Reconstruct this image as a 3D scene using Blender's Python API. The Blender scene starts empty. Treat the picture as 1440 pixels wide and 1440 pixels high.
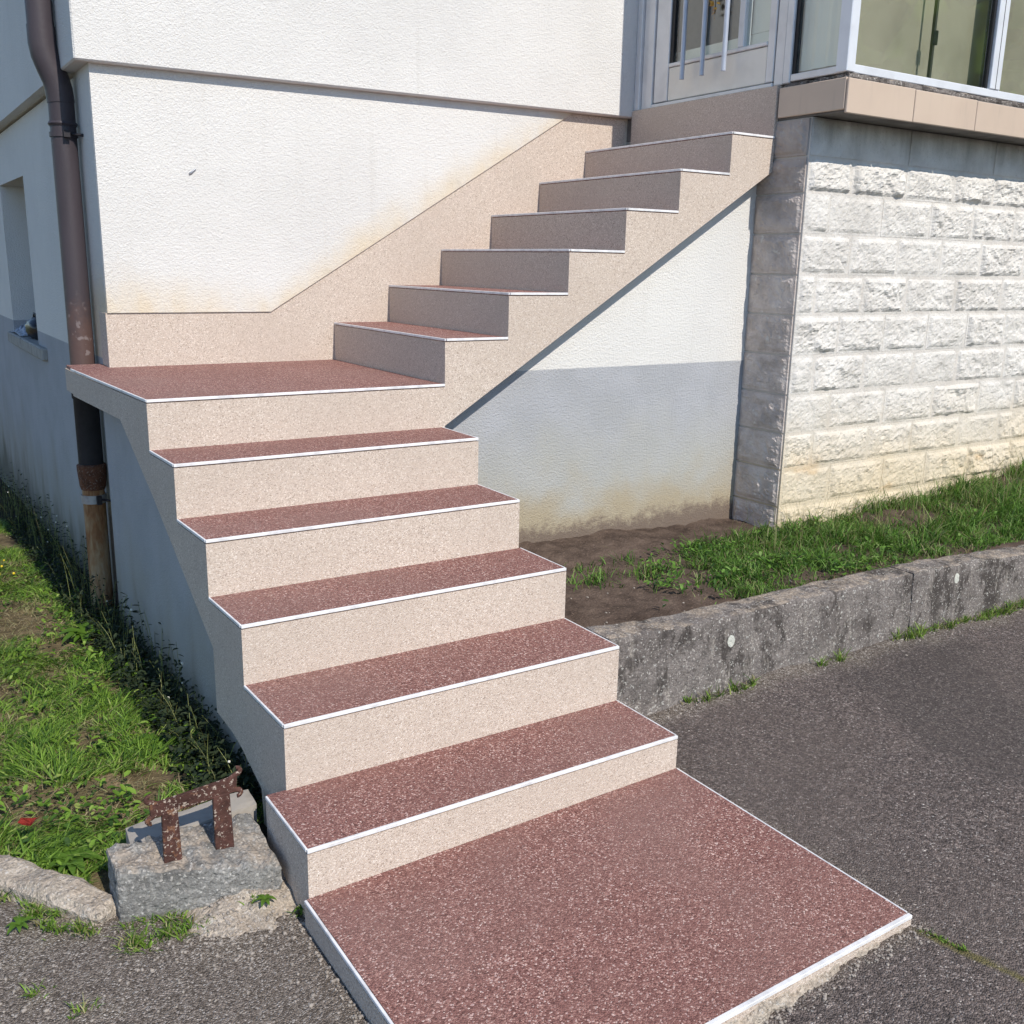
import bpy, bmesh, math, random
import numpy as np
from mathutils import Vector, Matrix, noise as mn
random.seed(7); rng = np.random.default_rng(7)
sc = bpy.context.scene
COL = sc.collection
# ------------------------------------------------------------------ camera
cam = bpy.data.cameras.new('camera'); co = bpy.data.objects.new('camera', cam); COL.objects.link(co)
CAM = Vector((-0.7506, -1.9221, 1.3994)); YAW, PIT, ROL = math.radians(33.0465), math.radians(-13.9818), math.radians(1.163)
fw = Vector((math.sin(YAW)*math.cos(PIT), math.cos(YAW)*math.cos(PIT), math.sin(PIT)))
rt = Vector((math.cos(YAW), -math.sin(YAW), 0)); up = rt.cross(fw)
r2 = math.cos(ROL)*rt + math.sin(ROL)*up; u2 = -math.sin(ROL)*rt + math.cos(ROL)*up
co.matrix_world = Matrix(((r2.x, u2.x, -fw.x, CAM.x), (r2.y, u2.y, -fw.y, CAM.y), (r2.z, u2.z, -fw.z, CAM.z), (0, 0, 0, 1)))
cam.sensor_width = 36; cam.lens = 1402.24/1440*36; cam.clip_start = .05; cam.clip_end = 2000
sc.camera = co
# ------------------------------------------------------------------ world, sun, exposure
SUN = Vector((0.055, -1.0, 0.97)).normalized()
el = math.asin(SUN.z); az = math.atan2(SUN.x, SUN.y)
w = bpy.data.worlds.new('World'); sc.world = w; w.use_nodes = True
nt = w.node_tree; bg = nt.nodes['Background']
sky = nt.nodes.new('ShaderNodeTexSky'); sky.sky_type = 'NISHITA'; sky.sun_disc = False
sky.sun_elevation = el; sky.sun_rotation = az; sky.altitude = 300; sky.dust_density = 0; sky.air_density = 1.0; sky.ozone_density = 3.5
nt.links.new(sky.outputs[0], bg.inputs[0]); bg.inputs[1].default_value = .118
sl = bpy.data.lights.new('sun', 'SUN'); sl.energy = 3.35; sl.angle = math.radians(.53); sl.color = (1, .925, .825)
so = bpy.data.objects.new('sun', sl); COL.objects.link(so); so.rotation_euler = (-SUN).to_track_quat('-Z', 'Y').to_euler(); so.location = SUN*20
sc.view_settings.view_transform = 'Standard'; sc.view_settings.look = 'None'; sc.view_settings.gamma = 1; sc.view_settings.exposure = 0.44
sc.render.engine = 'CYCLES'; sc.cycles.max_bounces = 5; sc.cycles.diffuse_bounces = 3; sc.cycles.glossy_bounces = 3; sc.cycles.use_denoising = True; sc.cycles.use_adaptive_sampling = True; sc.cycles.adaptive_threshold = .02

# ------------------------------------------------------------------ node helpers
def nd(t, typ, ins=None, **props):
    n = t.nodes.new(typ)
    for k, v in props.items(): setattr(n, k, v)
    for k, v in (ins or {}).items():
        s = n.inputs[k]
        if isinstance(v, bpy.types.NodeSocket): t.links.new(v, s)
        else: s.default_value = v
    return n
def col(c): return (c[0], c[1], c[2], 1) if len(c) == 3 else c
class Mat:
    def __init__(s, name, rough=.85, spec=.3):
        s.m = bpy.data.materials.new(name); s.m.use_nodes = True; s.t = s.m.node_tree
        s.b = s.t.nodes['Principled BSDF']; s.b.inputs['Roughness'].default_value = rough
        s.b.inputs['Specular IOR Level'].default_value = spec
        g = s.t.nodes.new('ShaderNodeNewGeometry'); s.pos = g.outputs['Position']; s.isl = g.outputs['Random Per Island']; s.nrm = g.outputs['Normal']
        sp = nd(s.t, 'ShaderNodeSeparateXYZ', {0: s.pos}); s.x, s.y, s.z = sp.outputs
    def noise(s, scale, detail=4, rough=.55, vec=None, dist=0):
        return nd(s.t, 'ShaderNodeTexNoise', {'Vector': vec or s.pos, 'Scale': scale, 'Detail': min(detail, 2.5 if scale >= 20 else 4), 'Roughness': rough, 'Distortion': dist}).outputs['Fac']
    def vor(s, scale, feature='F1', out='Distance', vec=None, rnd=1):
        return nd(s.t, 'ShaderNodeTexVoronoi', {'Vector': vec or s.pos, 'Scale': scale, 'Randomness': rnd}, feature=feature).outputs[out]
    def ramp(s, fac, stops, interp='LINEAR'):
        n = nd(s.t, 'ShaderNodeValToRGB', {0: fac}); n.color_ramp.interpolation = interp; e = n.color_ramp.elements
        while len(e) < len(stops): e.new(.5)
        for q, (p, c) in zip(e, stops): q.position = p; q.color = col(c)
        return n.outputs[0]
    def mix(s, f, a, b, mode='MIX'):
        n = s.t.nodes.new('ShaderNodeMix'); n.data_type = 'RGBA'; n.blend_type = mode
        for i, v in ((0, f), (6, a), (7, b)):
            if isinstance(v, bpy.types.NodeSocket): s.t.links.new(v, n.inputs[i])
            else: n.inputs[i].default_value = v if i == 0 else col(v)
        return n.outputs[2]
    def ma(s, op, a, b=0, c=0, clamp=False):
        return nd(s.t, 'ShaderNodeMath', {0: a, 1: b, 2: c}, operation=op, use_clamp=clamp).outputs[0]
    def mr(s, v, a, b, c=0, d=1, smooth=True):
        n = nd(s.t, 'ShaderNodeMapRange', {0: v, 1: a, 2: b, 3: c, 4: d}); n.interpolation_type = 'SMOOTHSTEP' if smooth else 'LINEAR'
        return n.outputs[0]
    def scalev(s, v):
        return nd(s.t, 'ShaderNodeVectorMath', {0: s.pos, 1: v}, operation='MULTIPLY').outputs[0]
    def sepc(s, c): return nd(s.t, 'ShaderNodeSeparateColor', {0: c}).outputs
    def bump(s, h, strength, dist, normal=None):
        ins = {'Height': h, 'Strength': strength, 'Distance': dist}
        if normal is not None: ins['Normal'] = normal
        return nd(s.t, 'ShaderNodeBump', ins).outputs[0]
    def attr(s, name): return nd(s.t, 'ShaderNodeAttribute', attribute_name=name).outputs['Fac']
    def out(s, color=None, normal=None, rough=None):
        if color is not None:
            if isinstance(color, bpy.types.NodeSocket): s.t.links.new(color, s.b.inputs['Base Color'])
            else: s.b.inputs['Base Color'].default_value = col(color)
        if normal is not None: s.t.links.new(normal, s.b.inputs['Normal'])
        if rough is not None:
            if isinstance(rough, bpy.types.NodeSocket): s.t.links.new(rough, s.b.inputs['Roughness'])
            else: s.b.inputs['Roughness'].default_value = rough
        return s.m
# ------------------------------------------------------------------ materials
def crepi(name, grey_line=None, stain=None, white=(.70, .69, .665), base_stain=True):
    m = Mat(name, .92, .15)
    big = m.noise(1.3, 5); mid = m.noise(9, 5)
    c = m.mix(m.mr(big, .35, .7), white, tuple(v*.93 for v in white))
    c = m.mix(m.ma('MULTIPLY', m.mr(mid, .45, .8), .18), c, (.56, .55, .53))
    c = m.mix(m.mr(m.noise(4, 4, .6, vec=m.scalev((5, 5, .25))), .58, .75, 0, .22), c, (.52, .50, .46))
    if stain == 'plinth':     # damp yellow stain just above the skirting
        h = m.ma('MAXIMUM', m.ma('MULTIPLY_ADD', m.x, .602, .70), 1.17)
        d = m.ma('SUBTRACT', m.z, h)
        d = m.ma('ADD', d, m.ma('MULTIPLY', m.ma('SUBTRACT', m.noise(3.0, 5), .5), .35))
        c = m.mix(m.ma('MULTIPLY', m.mr(d, .20, -.04, 0, .8), m.mr(m.noise(5, 4, vec=m.scalev((1, 1, .35))), .30, .62, .25, 1)), c, (.66, .55, .39))
        c = m.mix(m.ma('MULTIPLY', m.mr(d, .10, -.06), m.mr(m.noise(16, 5), .5, .72, 0, .45)), c, (.42, .38, .30))
    if grey_line is not None:
        e = m.ma('ADD', m.z, m.ma('MULTIPLY', m.ma('SUBTRACT', m.noise(40, 3), .5), .006))
        g = m.mix(m.mr(m.noise(5, 5), .35, .7), (.40, .41, .435), (.36, .37, .39))
        c = m.mix(m.mr(e, grey_line+.002, grey_line-.002, smooth=False), c, g)
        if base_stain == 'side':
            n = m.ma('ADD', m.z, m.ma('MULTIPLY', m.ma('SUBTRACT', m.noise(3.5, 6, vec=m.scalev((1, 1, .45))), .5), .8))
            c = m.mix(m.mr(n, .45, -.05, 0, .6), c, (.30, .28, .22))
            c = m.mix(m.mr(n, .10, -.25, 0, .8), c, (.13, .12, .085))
        elif base_stain:
            n = m.ma('ADD', m.z, m.ma('MULTIPLY', m.ma('SUBTRACT', m.noise(4.5, 6), .5), .42))
            c = m.mix(m.mr(n, .85, .45, 0, .65), c, (.41, .405, .355))
            c = m.mix(m.mr(n, .56, .33, 0, .9), c, (.38, .32, .22))
            c = m.mix(m.mr(m.ma('ADD', m.z, m.ma('MULTIPLY', m.ma('SUBTRACT', m.noise(18, 6, .8), .5), .24)), .34, .25, 0, .92), c, (.17, .13, .105))
    h = m.ma('ADD', m.ma('MULTIPLY', m.noise(95, 3, .6), 1.1), m.ma('MULTIPLY', m.vor(170), .5))
    n = m.bump(h, .6, .0055)
    return m.out(c, n)
M_wall = crepi('render_white_upper')
M_wall_low = crepi('render_white_lower', .978, 'plinth')
M_under = crepi('render_white_grey_base', .978)
M_side_grey = crepi('render_grey_base_side', .978, None, base_stain='side')

def coat(name, base, lo, hi):
    m = Mat(name, .9, .2)
    v = nd(m.t, 'ShaderNodeTexVoronoi', {'Vector': m.pos, 'Scale': 330.}, feature='F1')
    r = m.sepc(v.outputs['Color'])[0]
    c = m.ramp(r, [(0, lo), (.22, base), (.75, base), (1, hi)])
    c = m.mix(m.mr(m.noise(2.2, 5), .35, .7, 0, .35), c, tuple(x*.86 for x in base))
    c = m.mix(m.mr(m.noise(30, 4), .55, .8, 0, .3), c, tuple(x*.8 for x in base))
    h = m.ma('ADD', m.ma('MULTIPLY', v.outputs['Distance'], -.7), m.noise(260, 3))
    return m.out(c, m.bump(h, .55, .0025))
M_riser = coat('beige_mineral_coating', (.575, .485, .41), (.34, .27, .22), (.78, .70, .62))

def tread_mat():
    m = Mat('burgundy_stone_carpet', .75, .35)
    v = nd(m.t, 'ShaderNodeTexVoronoi', {'Vector': m.pos, 'Scale': 285.}, feature='F1')
    s = m.sepc(v.outputs['Color'])
    c = m.ramp(s[0], [(0, (.11, .045, .038)), (.30, (.215, .096, .082)), (.72, (.305, .148, .126)), (.90, (.44, .25, .21)), (.96, (.60, .41, .36)), (1, (.72, .56, .50))])
    v2 = nd(m.t, 'ShaderNodeTexVoronoi', {'Vector': m.pos, 'Scale': 135.}, feature='F1')
    s2 = m.sepc(v2.outputs['Color'])
    c = m.mix(m.ma('MULTIPLY', m.mr(s2[1], .90, .92), m.mr(v2.outputs['Distance'], .42, .3)), c, (.60, .41, .375))
    c = m.mix(m.mr(m.noise(1.7, 4, .6), .45, .75, 0, .30), c, (.37, .25, .215))
    c = m.mix(m.mr(m.noise(3.5, 5), .35, .72, 0, .35), c, (.20, .095, .082))
    h = m.ma('ADD', m.ma('MULTIPLY', v.outputs['Distance'], -1.), m.ma('MULTIPLY', s[2], .7))
    return m.out(c, m.bump(h, .7, .003), m.mr(s[1], 0, 1, .5, .95))
M_tread = tread_mat()

def simple(name, c, rough=.5, metal=0, spec=.4, var=.1, scale=30, bumpd=0):
    m = Mat(name, rough, spec); m.b.inputs['Metallic'].default_value = metal
    cc = m.mix(m.mr(m.noise(scale, 5), .4, .75), c, tuple(x*(1-var) for x in c))
    return m.out(cc, m.bump(m.noise(scale*4, 3), .4, bumpd) if bumpd else None)
M_trim = simple('aluminium_nosing', (.80, .80, .81), .45, .0, .5, .25, 25)
M_alu = simple('anodised_aluminium', (.70, .705, .71), .36, .1, .5, .15, 8)
M_alu_w = simple('pale_lacquered_aluminium', (.72, .75, .80), .35, .1, .5, .12, 9)
M_panel = simple('pale_grey_door_panel', (.80, .78, .71), .45, 0, .4, .14, 5)
M_dark = simple('black_gasket', (.012, .013, .016), .6)
M_tube = simple('brushed_steel_tube', (.46, .50, .58), .35, .2, .5, .1, 20)

def stone_mat():
    m = Mat('white_rock_face_stone', .9, .2)
    c = m.ramp(m.noise(7, 6, .65), [(.25, (.52, .50, .465)), (.5, (.65, .63, .595)), (.75, (.74, .725, .69))])
    c = m.mix(m.mr(m.noise(38, 6, .7), .60, .72, 0, .45), c, (.42, .40, .37))
    c = m.mix(m.mr(m.isl, 0, 1, 0, .4), c, (.56, .51, .46))
    zz = m.ma('ADD', m.z, m.ma('MULTIPLY', m.ma('SUBTRACT', m.noise(2.4, 5), .5), .5))
    c = m.mix(m.mr(zz, .95, .25, 0, .9), c, (.62, .52, .36))
    c = m.mix(m.ma('MULTIPLY', m.mr(m.noise(1.9, 4, vec=m.scalev((1, 1, 2.2))), .60, .70), m.mr(m.z, .60, .35, 0, .8)), c, (.62, .36, .12))
    # black run-off staining under the slab
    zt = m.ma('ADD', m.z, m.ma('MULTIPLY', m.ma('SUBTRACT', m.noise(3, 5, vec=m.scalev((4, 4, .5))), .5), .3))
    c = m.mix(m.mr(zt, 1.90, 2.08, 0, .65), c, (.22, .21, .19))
    return m.out(c, m.bump(m.ma('ADD', m.noise(75, 6, .7), m.noise(28, 4)), .6, .008))
M_stone = stone_mat()
def stone_side_mat():
    m = Mat('weathered_end_stone', .9, .2)
    c = m.ramp(m.noise(9, 6, .65), [(.25, (.36, .315, .285)), (.5, (.56, .495, .455)), (.78, (.72, .66, .61))])
    c = m.mix(m.mr(m.noise(26, 5, .7), .60, .72, 0, .8), c, (.66, .64, .60))
    zt = m.ma('ADD', m.z, m.ma('MULTIPLY', m.ma('SUBTRACT', m.noise(5, 5), .5), .5))
    c = m.mix(m.mr(zt, 1.5, 1.9, 0, .5), c, (.24, .21, .19))
    return m.out(c, m.bump(m.noise(75, 6, .7), .7, .008))
M_stone_side = stone_side_mat()
M_mortar = simple('pale_mortar', (.74, .72, .67), .95, 0, .1, .15, 14, .004)
def tile_mat():
    m = Mat('tan_glazed_tile', .45, .4)
    c = m.mix(m.mr(m.noise(3, 4), .35, .7), (.58, .465, .37), (.53, .42, .335))
    c = m.mix(m.mr(m.noise(9, 5, vec=m.scalev((3, 3, .4))), .55, .8, 0, .35), c, (.40, .33, .27))
    c = m.mix(m.mr(m.isl, 0, 1, 0, .12), c, (.62, .52, .44))
    return m.out(c, m.bump(m.noise(12, 3), .1, .004))
M_tile = tile_mat()
def concrete(name, a, b, dark, lichen=.5, bd=.006, top=.8, spots=()):
    m = Mat(name, .93, .15)
    c = m.ramp(m.noise(6, 7, .65), [(.28, b), (.52, a), (.78, tuple(x*1.25 for x in a))])
    c = m.mix(m.mr(m.noise(8, 6, .8, vec=m.scalev((1, 1, .55))), .47, .60, 0, .85), c, dark)
    c = m.mix(m.mr(m.noise(16, 4, .75, vec=m.scalev((1.6, 1.6, .35))), .55, .68, 0, .55), c, (.47, .43, .38))
    c = m.mix(m.mr(m.noise(30, 6, .75), .55, .66, 0, .55), c, dark)
    c = m.mix(m.mr(m.z, .06, -.02, 0, .5), c, tuple(x*1.3 for x in a))
    c = m.mix(m.mr(m.noise(60, 5, .7), .60, .68, 0, lichen), c, (.62, .61, .57))
    c = m.mix(m.mr(m.vor(130, out='Distance'), .16, .06, 0, .55), c, (.05, .045, .04))
    up_ = nd(m.t, 'ShaderNodeSeparateXYZ', {0: m.nrm}).outputs[2]
    c = m.mix(m.ma('MULTIPLY', m.mr(up_, .5, .9), m.mr(m.noise(14, 6, .7), .42, .62, 0, top)), c, (.46, .38, .30))
    g = nd(m.t, 'ShaderNodeTexVoronoi', {'Vector': m.pos, 'Scale': 210.}, feature='F1')
    c = m.mix(m.mr(m.sepc(g.outputs['Color'])[0], 0, 1, 0, .65, False), c, tuple(x*.35 for x in a)); c = m.mix(m.mr(m.sepc(g.outputs['Color'])[1], .92, .98, 0, .55), c, (.55, .52, .48))
    for (sx, sz) in spots:
        dd = m.ma('SQRT', m.ma('ADD', m.ma('POWER', m.ma('SUBTRACT', m.x, sx), 2), m.ma('MULTIPLY', m.ma('POWER', m.ma('SUBTRACT', m.z, sz), 2), .6)))
        c = m.mix(m.mr(m.ma('ADD', dd, m.ma('MULTIPLY', m.noise(60, 3), .008)), .022, .019, 0, .9), c, (.56, .57, .51))
    return m.out(c, m.bump(m.ma('ADD', m.noise(90, 6, .7), m.ma('MULTIPLY', m.noise(18, 5, .6), 1.2)), .9, bd))
M_kerb = concrete('old_grey_concrete', (.235, .210, .195), (.12, .105, .098), (.038, .032, .029), .75, .007, .8, ((1.615, .172), (2.872, .198)))
M_block = concrete('weathered_concrete_block', (.27, .265, .25), (.16, .155, .145), (.075, .07, .065), .7)
M_mort2 = concrete('sandy_mortar_rubble', (.46, .40, .33), (.33, .28, .23), (.16, .13, .10), .6, .010)
M_ledge = simple('smooth_screed', (.36, .33, .29), .9, 0, .15, .25, 12, .003)
def asphalt_mat():
    m = Mat('old_asphalt', .9, .25)
    v = nd(m.t, 'ShaderNodeTexVoronoi', {'Vector': m.pos, 'Scale': 250.}, feature='F1')
    s = m.sepc(v.outputs['Color'])
    c = m.ramp(s[0], [(0, (.050, .042, .039)), (.30, (.115, .098, .091)), (.72, (.165, .140, .130)), (.90, (.22, .193, .180)), (.98, (.30, .28, .265)), (1, (.50, .48, .45))])
    vb = m.sepc(m.vor(120, out='Color'))
    c = m.mix(1., c, m.ramp(vb[0], [(0, (.72, .70, .70)), (.5, (1.05, 1.0, .98)), (.88, (1.35, 1.28, 1.24)), (1, (1.8, 1.72, 1.65))]), 'MULTIPLY')
    v2 = nd(m.t, 'ShaderNodeTexVoronoi', {'Vector': m.pos, 'Scale': 60.}, feature='F1'); s2 = m.sepc(v2.outputs['Color'])
    c = m.mix(m.ma('MULTIPLY', m.mr(s2[1], .955, .965), m.mr(v2.outputs['Distance'], .25, .12)), c, (.38, .36, .34))
    c = m.mix(m.mr(m.noise(1.1, 6, .6), .42, .68, 0, .35), c, (.17, .138, .12))
    c = m.mix(m.mr(m.noise(.7, 6, .6, dist=.6), .50, .64, 0, .4), c, (.065, .058, .055))
    sand = m.ramp(s[0], [(0, (.09, .072, .055)), (.4, (.21, .175, .14)), (.8, (.34, .295, .245)), (1, (.55, .51, .46))])
    # sand washed up against the low kerb wall and around the pad
    d = m.ma('ABSOLUTE', m.ma('SUBTRACT', m.y, .30))
    d = m.ma('ADD', d, m.ma('MULTIPLY', m.ma('SUBTRACT', m.noise(7, 6), .5), .22))
    c = m.mix(m.mr(d, .10, -.02, 0, .75), c, sand)
    dp = m.ma('MAXIMUM', m.ma('SUBTRACT', m.x, 1.10), m.ma('MULTIPLY', m.ma('ADD', m.y, .80), -1))
    dp = m.ma('ADD', dp, m.ma('MULTIPLY', m.ma('SUBTRACT', m.noise(9, 6, .65), .5), .18))
    c = m.mix(m.mr(dp, .05, -.03, 0, .55), c, sand)
    dl = m.ma('ADD', m.ma('ABSOLUTE', m.ma('ADD', m.x, .18)), m.ma('MULTIPLY', m.ma('ABSOLUTE', m.ma('SUBTRACT', m.y, .06)), 1.3))
    dl = m.ma('ADD', dl, m.ma('MULTIPLY', m.ma('SUBTRACT', m.noise(8, 6, .7), .5), .7))
    c = m.mix(m.mr(dl, .25, .0, 0, .7), c, sand)
    c = m.mix(m.ma('MULTIPLY', m.mr(m.noise(5, 6, .7, dist=.8), .52, .60, 0, .8), m.mr(m.x, -.15, -.35)), c, sand)
    # mossy seam running out from the pad corner
    ds = m.ma('ABSOLUTE', m.ma('SUBTRACT', m.ma('SUBTRACT', m.x, 1.075), m.ma('MULTIPLY', m.ma('ADD', m.y, .79), -.25)))
    ds = m.ma('ADD', ds, m.ma('MULTIPLY', m.ma('SUBTRACT', m.noise(25, 5), .5), .03))
    c = m.mix(m.ma('MULTIPLY', m.mr(ds, .018, .0, 0, .85), m.mr(m.y, -.78, -.82)), c, (.16, .14, .055))
    h = m.ma('ADD', m.ma('MULTIPLY', v.outputs['Distance'], -1.), m.ma('ADD', m.ma('MULTIPLY', s[2], .6), vb[1]))
    return m.out(c, m.bump(h, .9, .005))
M_asph = asphalt_mat()
def soil_mat(name, a, b, c3, wall_shade=False):
    m = Mat(name, .95, .1)
    c = m.ramp(m.noise(12, 7, .65), [(.3, a), (.55, b), (.8, c3)])
    c = m.mix(m.mr(m.noise(90, 5, .7), .58, .68, 0, .6), c, tuple(x*1.9 for x in b))
    if wall_shade: c = m.mix(m.mr(m.ma('ADD', m.x, m.ma('MULTIPLY', m.ma('SUBTRACT', m.noise(5, 4), .5), .14)), -.16, -.10, 0, .9), c, (.030, .024, .018))  # shade beside the wall painted into the ground colour as a dark strip
    return m.out(c, m.bump(m.ma('ADD', m.noise(120, 6, .7), m.noise(35, 5)), .9, .008))
M_soil = soil_mat('damp_brown_soil', (.055, .040, .032), (.115, .084, .067), (.18, .135, .105))
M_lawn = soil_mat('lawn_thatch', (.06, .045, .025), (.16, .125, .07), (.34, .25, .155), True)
M_far = soil_mat('far_ground', (.06, .08, .03), (.09, .11, .045), (.13, .14, .07))
def grass_mat(name, f):
    m = Mat(name, .55, .35)
    g = m.ramp(m.isl, [(p, tuple(a*b for a, b in zip(c, f))) for p, c in [(0, (.030, .075, .012)), (.30, (.088, .180, .020)), (.65, (.180, .305, .034)), (.88, (.25, .42, .065)), (1, (.36, .43, .12))]])
    d = m.ramp(m.isl, [(0, (.22, .16, .08)), (.5, (.36, .28, .16)), (1, (.50, .42, .27))])
    c = m.mix(m.attr('dry'), g, d)
    m.b.inputs['Transmission Weight'].default_value = 0
    mt = m.out(c)
    tr = nd(m.t, 'ShaderNodeBsdfTranslucent', {'Color': c}); mx = nd(m.t, 'ShaderNodeMixShader', {0: .35})
    m.t.links.new(m.b.outputs[0], mx.inputs[1]); m.t.links.new(tr.outputs[0], mx.inputs[2])
    m.t.links.new(mx.outputs[0], m.t.nodes['Material Output'].inputs[0]); return mt
M_grass = grass_mat('lawn_blade', (1, 1, 1)); M_fescue = grass_mat('fescue_blade', (.72, .84, 1.0))
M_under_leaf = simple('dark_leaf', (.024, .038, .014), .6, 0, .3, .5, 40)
M_petal_w = simple('white_seed_head', (.72, .71, .62), .8)
M_petal_y = simple('yellow_petal', (.75, .55, .03), .6)
M_red = simple('red_leaf', (.42, .05, .035), .6, 0, .3, .4, 60)
def rust_mat(name, base, spots, blister):
    m = Mat(name, .8, .3)
    c = m.ramp(m.noise(28, 6, .7), [(.3, tuple(x*.55 for x in base)), (.52, base), (.75, tuple(x*1.5 for x in base))])
    c = m.mix(m.mr(m.noise(120, 5, .7), .58, .64, 0, blister), c, spots); c = m.mix(m.mr(m.noise(45, 5, .7), .60, .66, 0, blister*.6), c, (.25, .12, .06))
    return m.out(c, m.bump(m.noise(110, 6, .7), .9, .004))
M_rust = rust_mat('rusted_iron', (.080, .036, .028), (.50, .42, .35), .75)
def pipe_mat():
    m = Mat('brown_painted_pipe', .5, .4)
    c = m.mix(m.mr(m.noise(6, 5, vec=m.scalev((1, 1, .2))), .4, .7), (.058, .048, .056), (.042, .034, .040))
    zz = m.ma('ADD', m.z, m.ma('MULTIPLY', m.ma('SUBTRACT', m.noise(14, 6, .7), .5), .5))
    c = m.mix(m.mr(zz, 1.28, 1.02, 0, .6), c, (.13, .075, .06))
    c = m.mix(m.ma('MULTIPLY', m.mr(m.noise(22, 6, .7), .62, .70, 0, .5), m.mr(m.z, 1.3, 1.05)), c, (.30, .26, .26))
    return m.out(c, m.bump(m.noise(60, 4), .3, .003))
M_pipe = pipe_mat()
def castiron():
    m = Mat('flaking_cast_iron', .8, .25)
    c = m.ramp(m.noise(13, 6, .7, vec=m.scalev((1, 1, .25))), [(.30, (.10, .045, .022)), (.46, (.28, .135, .060)), (.58, (.40, .27, .15)), (.8, (.52, .47, .38))])
    return m.out(c, m.bump(m.noise(70, 6, .7), .8, .004))
M_cast = castiron()
M_pipe_dark = simple('dark_painted_socket', (.028, .026, .030), .6, 0, .3, .3, 30, .002)
M_zinc = simple('zinc_clamp', (.42, .43, .46), .45, .6, .5, .3, 40)
def glass_mat(name, refl=.06, tint=(.94, .96, .95)):
    m = Mat(name); t = m.t
    lw = nd(t, 'ShaderNodeLayerWeight', {0: .5}); fr = nd(t, 'ShaderNodeMath', {0: m.ma('POWER', lw.outputs['Facing'], 3.5), 1: .8, 2: refl}, operation='MULTIPLY_ADD'); tr = nd(t, 'ShaderNodeBsdfTransparent', {0: col(tint)})
    gl = nd(t, 'ShaderNodeBsdfGlossy', {'Color': (1, 1, 1, 1), 'Roughness': .02, 'Normal': m.bump(m.noise(1.6, 2), .12, .05)})
    mx = nd(t, 'ShaderNodeMixShader', {0: fr.outputs[0]})
    t.links.new(tr.outputs[0], mx.inputs[1]); t.links.new(gl.outputs[0], mx.inputs[2]); t.links.new(mx.outputs[0], t.nodes['Material Output'].inputs[0])
    return m.m
M_glass = glass_mat('window_glass', .07)
M_curtain = simple('off_white_net_curtain', (.80, .81, .74), .9, 0, .1, .15, 4, .003)
M_blind = simple('olive_brown_blind', (.42, .385, .30), .9, 0, .1, .25, 3)
M_room = simple('room_plaster', (.42, .40, .36), .9)
M_roof = simple('dark_roofing', (.09, .075, .07), .8)
M_cloth = simple('pale_blue_rag', (.45, .48, .54), .9, 0, .1, .5, 40, .004)
M_dry = simple('dried_golden_leaf', (.75, .40, .08), .7, 0, .2, .4, 60)

# ------------------------------------------------------------------ object helpers
def empty(name, loc, label=None, cat=None, group=None):
    o = bpy.data.objects.new(name, None); COL.objects.link(o); o.location = loc; o.empty_display_size = .1
    if label: o['label'] = label; o['category'] = cat
    if group: o['group'] = group
    return o
def wloc(o):
    v = Vector(o.location)
    while o.parent: o = o.parent; v += Vector(o.location)
    return v
def link(name, me, parent=None, mat=None, origin=None, **props):
    """mesh given in world coordinates; its origin is moved to the middle of its base"""
    n = len(me.vertices); a = np.empty(n*3, 'f'); me.vertices.foreach_get('co', a); a = a.reshape(-1, 3)
    lo, hi = a.min(0), a.max(0); org = np.array(origin if origin else ((lo[0]+hi[0])/2, (lo[1]+hi[1])/2, lo[2]), 'f')
    a -= org; me.vertices.foreach_set('co', a.ravel()); me.update()
    o = bpy.data.objects.new(name, me); COL.objects.link(o)
    if mat: me.materials.append(mat)
    if parent: o.parent = parent; o.location = Vector(org.tolist()) - wloc(parent)
    else: o.location = org.tolist()
    for k, v in props.items(): o[k] = v
    return o
def from_bm(name, bm, parent=None, mat=None, smooth=False, **props):
    bmesh.ops.recalc_face_normals(bm, faces=bm.faces)
    me = bpy.data.meshes.new(name); bm.to_mesh(me); bm.free()
    if smooth: me.shade_smooth(); me.set_sharp_from_angle(angle=math.radians(50))
    return link(name, me, parent, mat, **props)
def bevel(bm, r, seg=1):
    if r: bmesh.ops.bevel(bm, geom=[e for e in bm.edges], offset=r, segments=seg, affect='EDGES', clamp_overlap=True)
def bm_box(bm, x0, x1, y0, y1, z0, z1):
    vs = [bm.verts.new((x, y, z)) for x in (x0, x1) for y in (y0, y1) for z in (z0, z1)]
    for f in ((0, 1, 3, 2), (4, 6, 7, 5), (0, 4, 5, 1), (2, 3, 7, 6), (0, 2, 6, 4), (1, 5, 7, 3)): bm.faces.new([vs[i] for i in f])
def box(name, x0, x1, y0, y1, z0, z1, mat, parent=None, r=0, seg=1, **props):
    bm = bmesh.new(); bm_box(bm, x0, x1, y0, y1, z0, z1); bevel(bm, r, seg)
    return from_bm(name, bm, parent, mat, **props)
def hexa(name, A, B, mat, parent=None, r=0, **props):
    """solid between two polygons of equal count (lists of points)"""
    bm = bmesh.new(); a = [bm.verts.new(p) for p in A]; b = [bm.verts.new(p) for p in B]; n = len(a)
    bm.faces.new(a); bm.faces.new(b[::-1])
    for i in range(n): bm.faces.new((a[i], b[i], b[(i+1) % n], a[(i+1) % n]))
    bmesh.ops.recalc_face_normals(bm, faces=bm.faces); bevel(bm, r)
    return from_bm(name, bm, parent, mat, **props)
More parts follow.
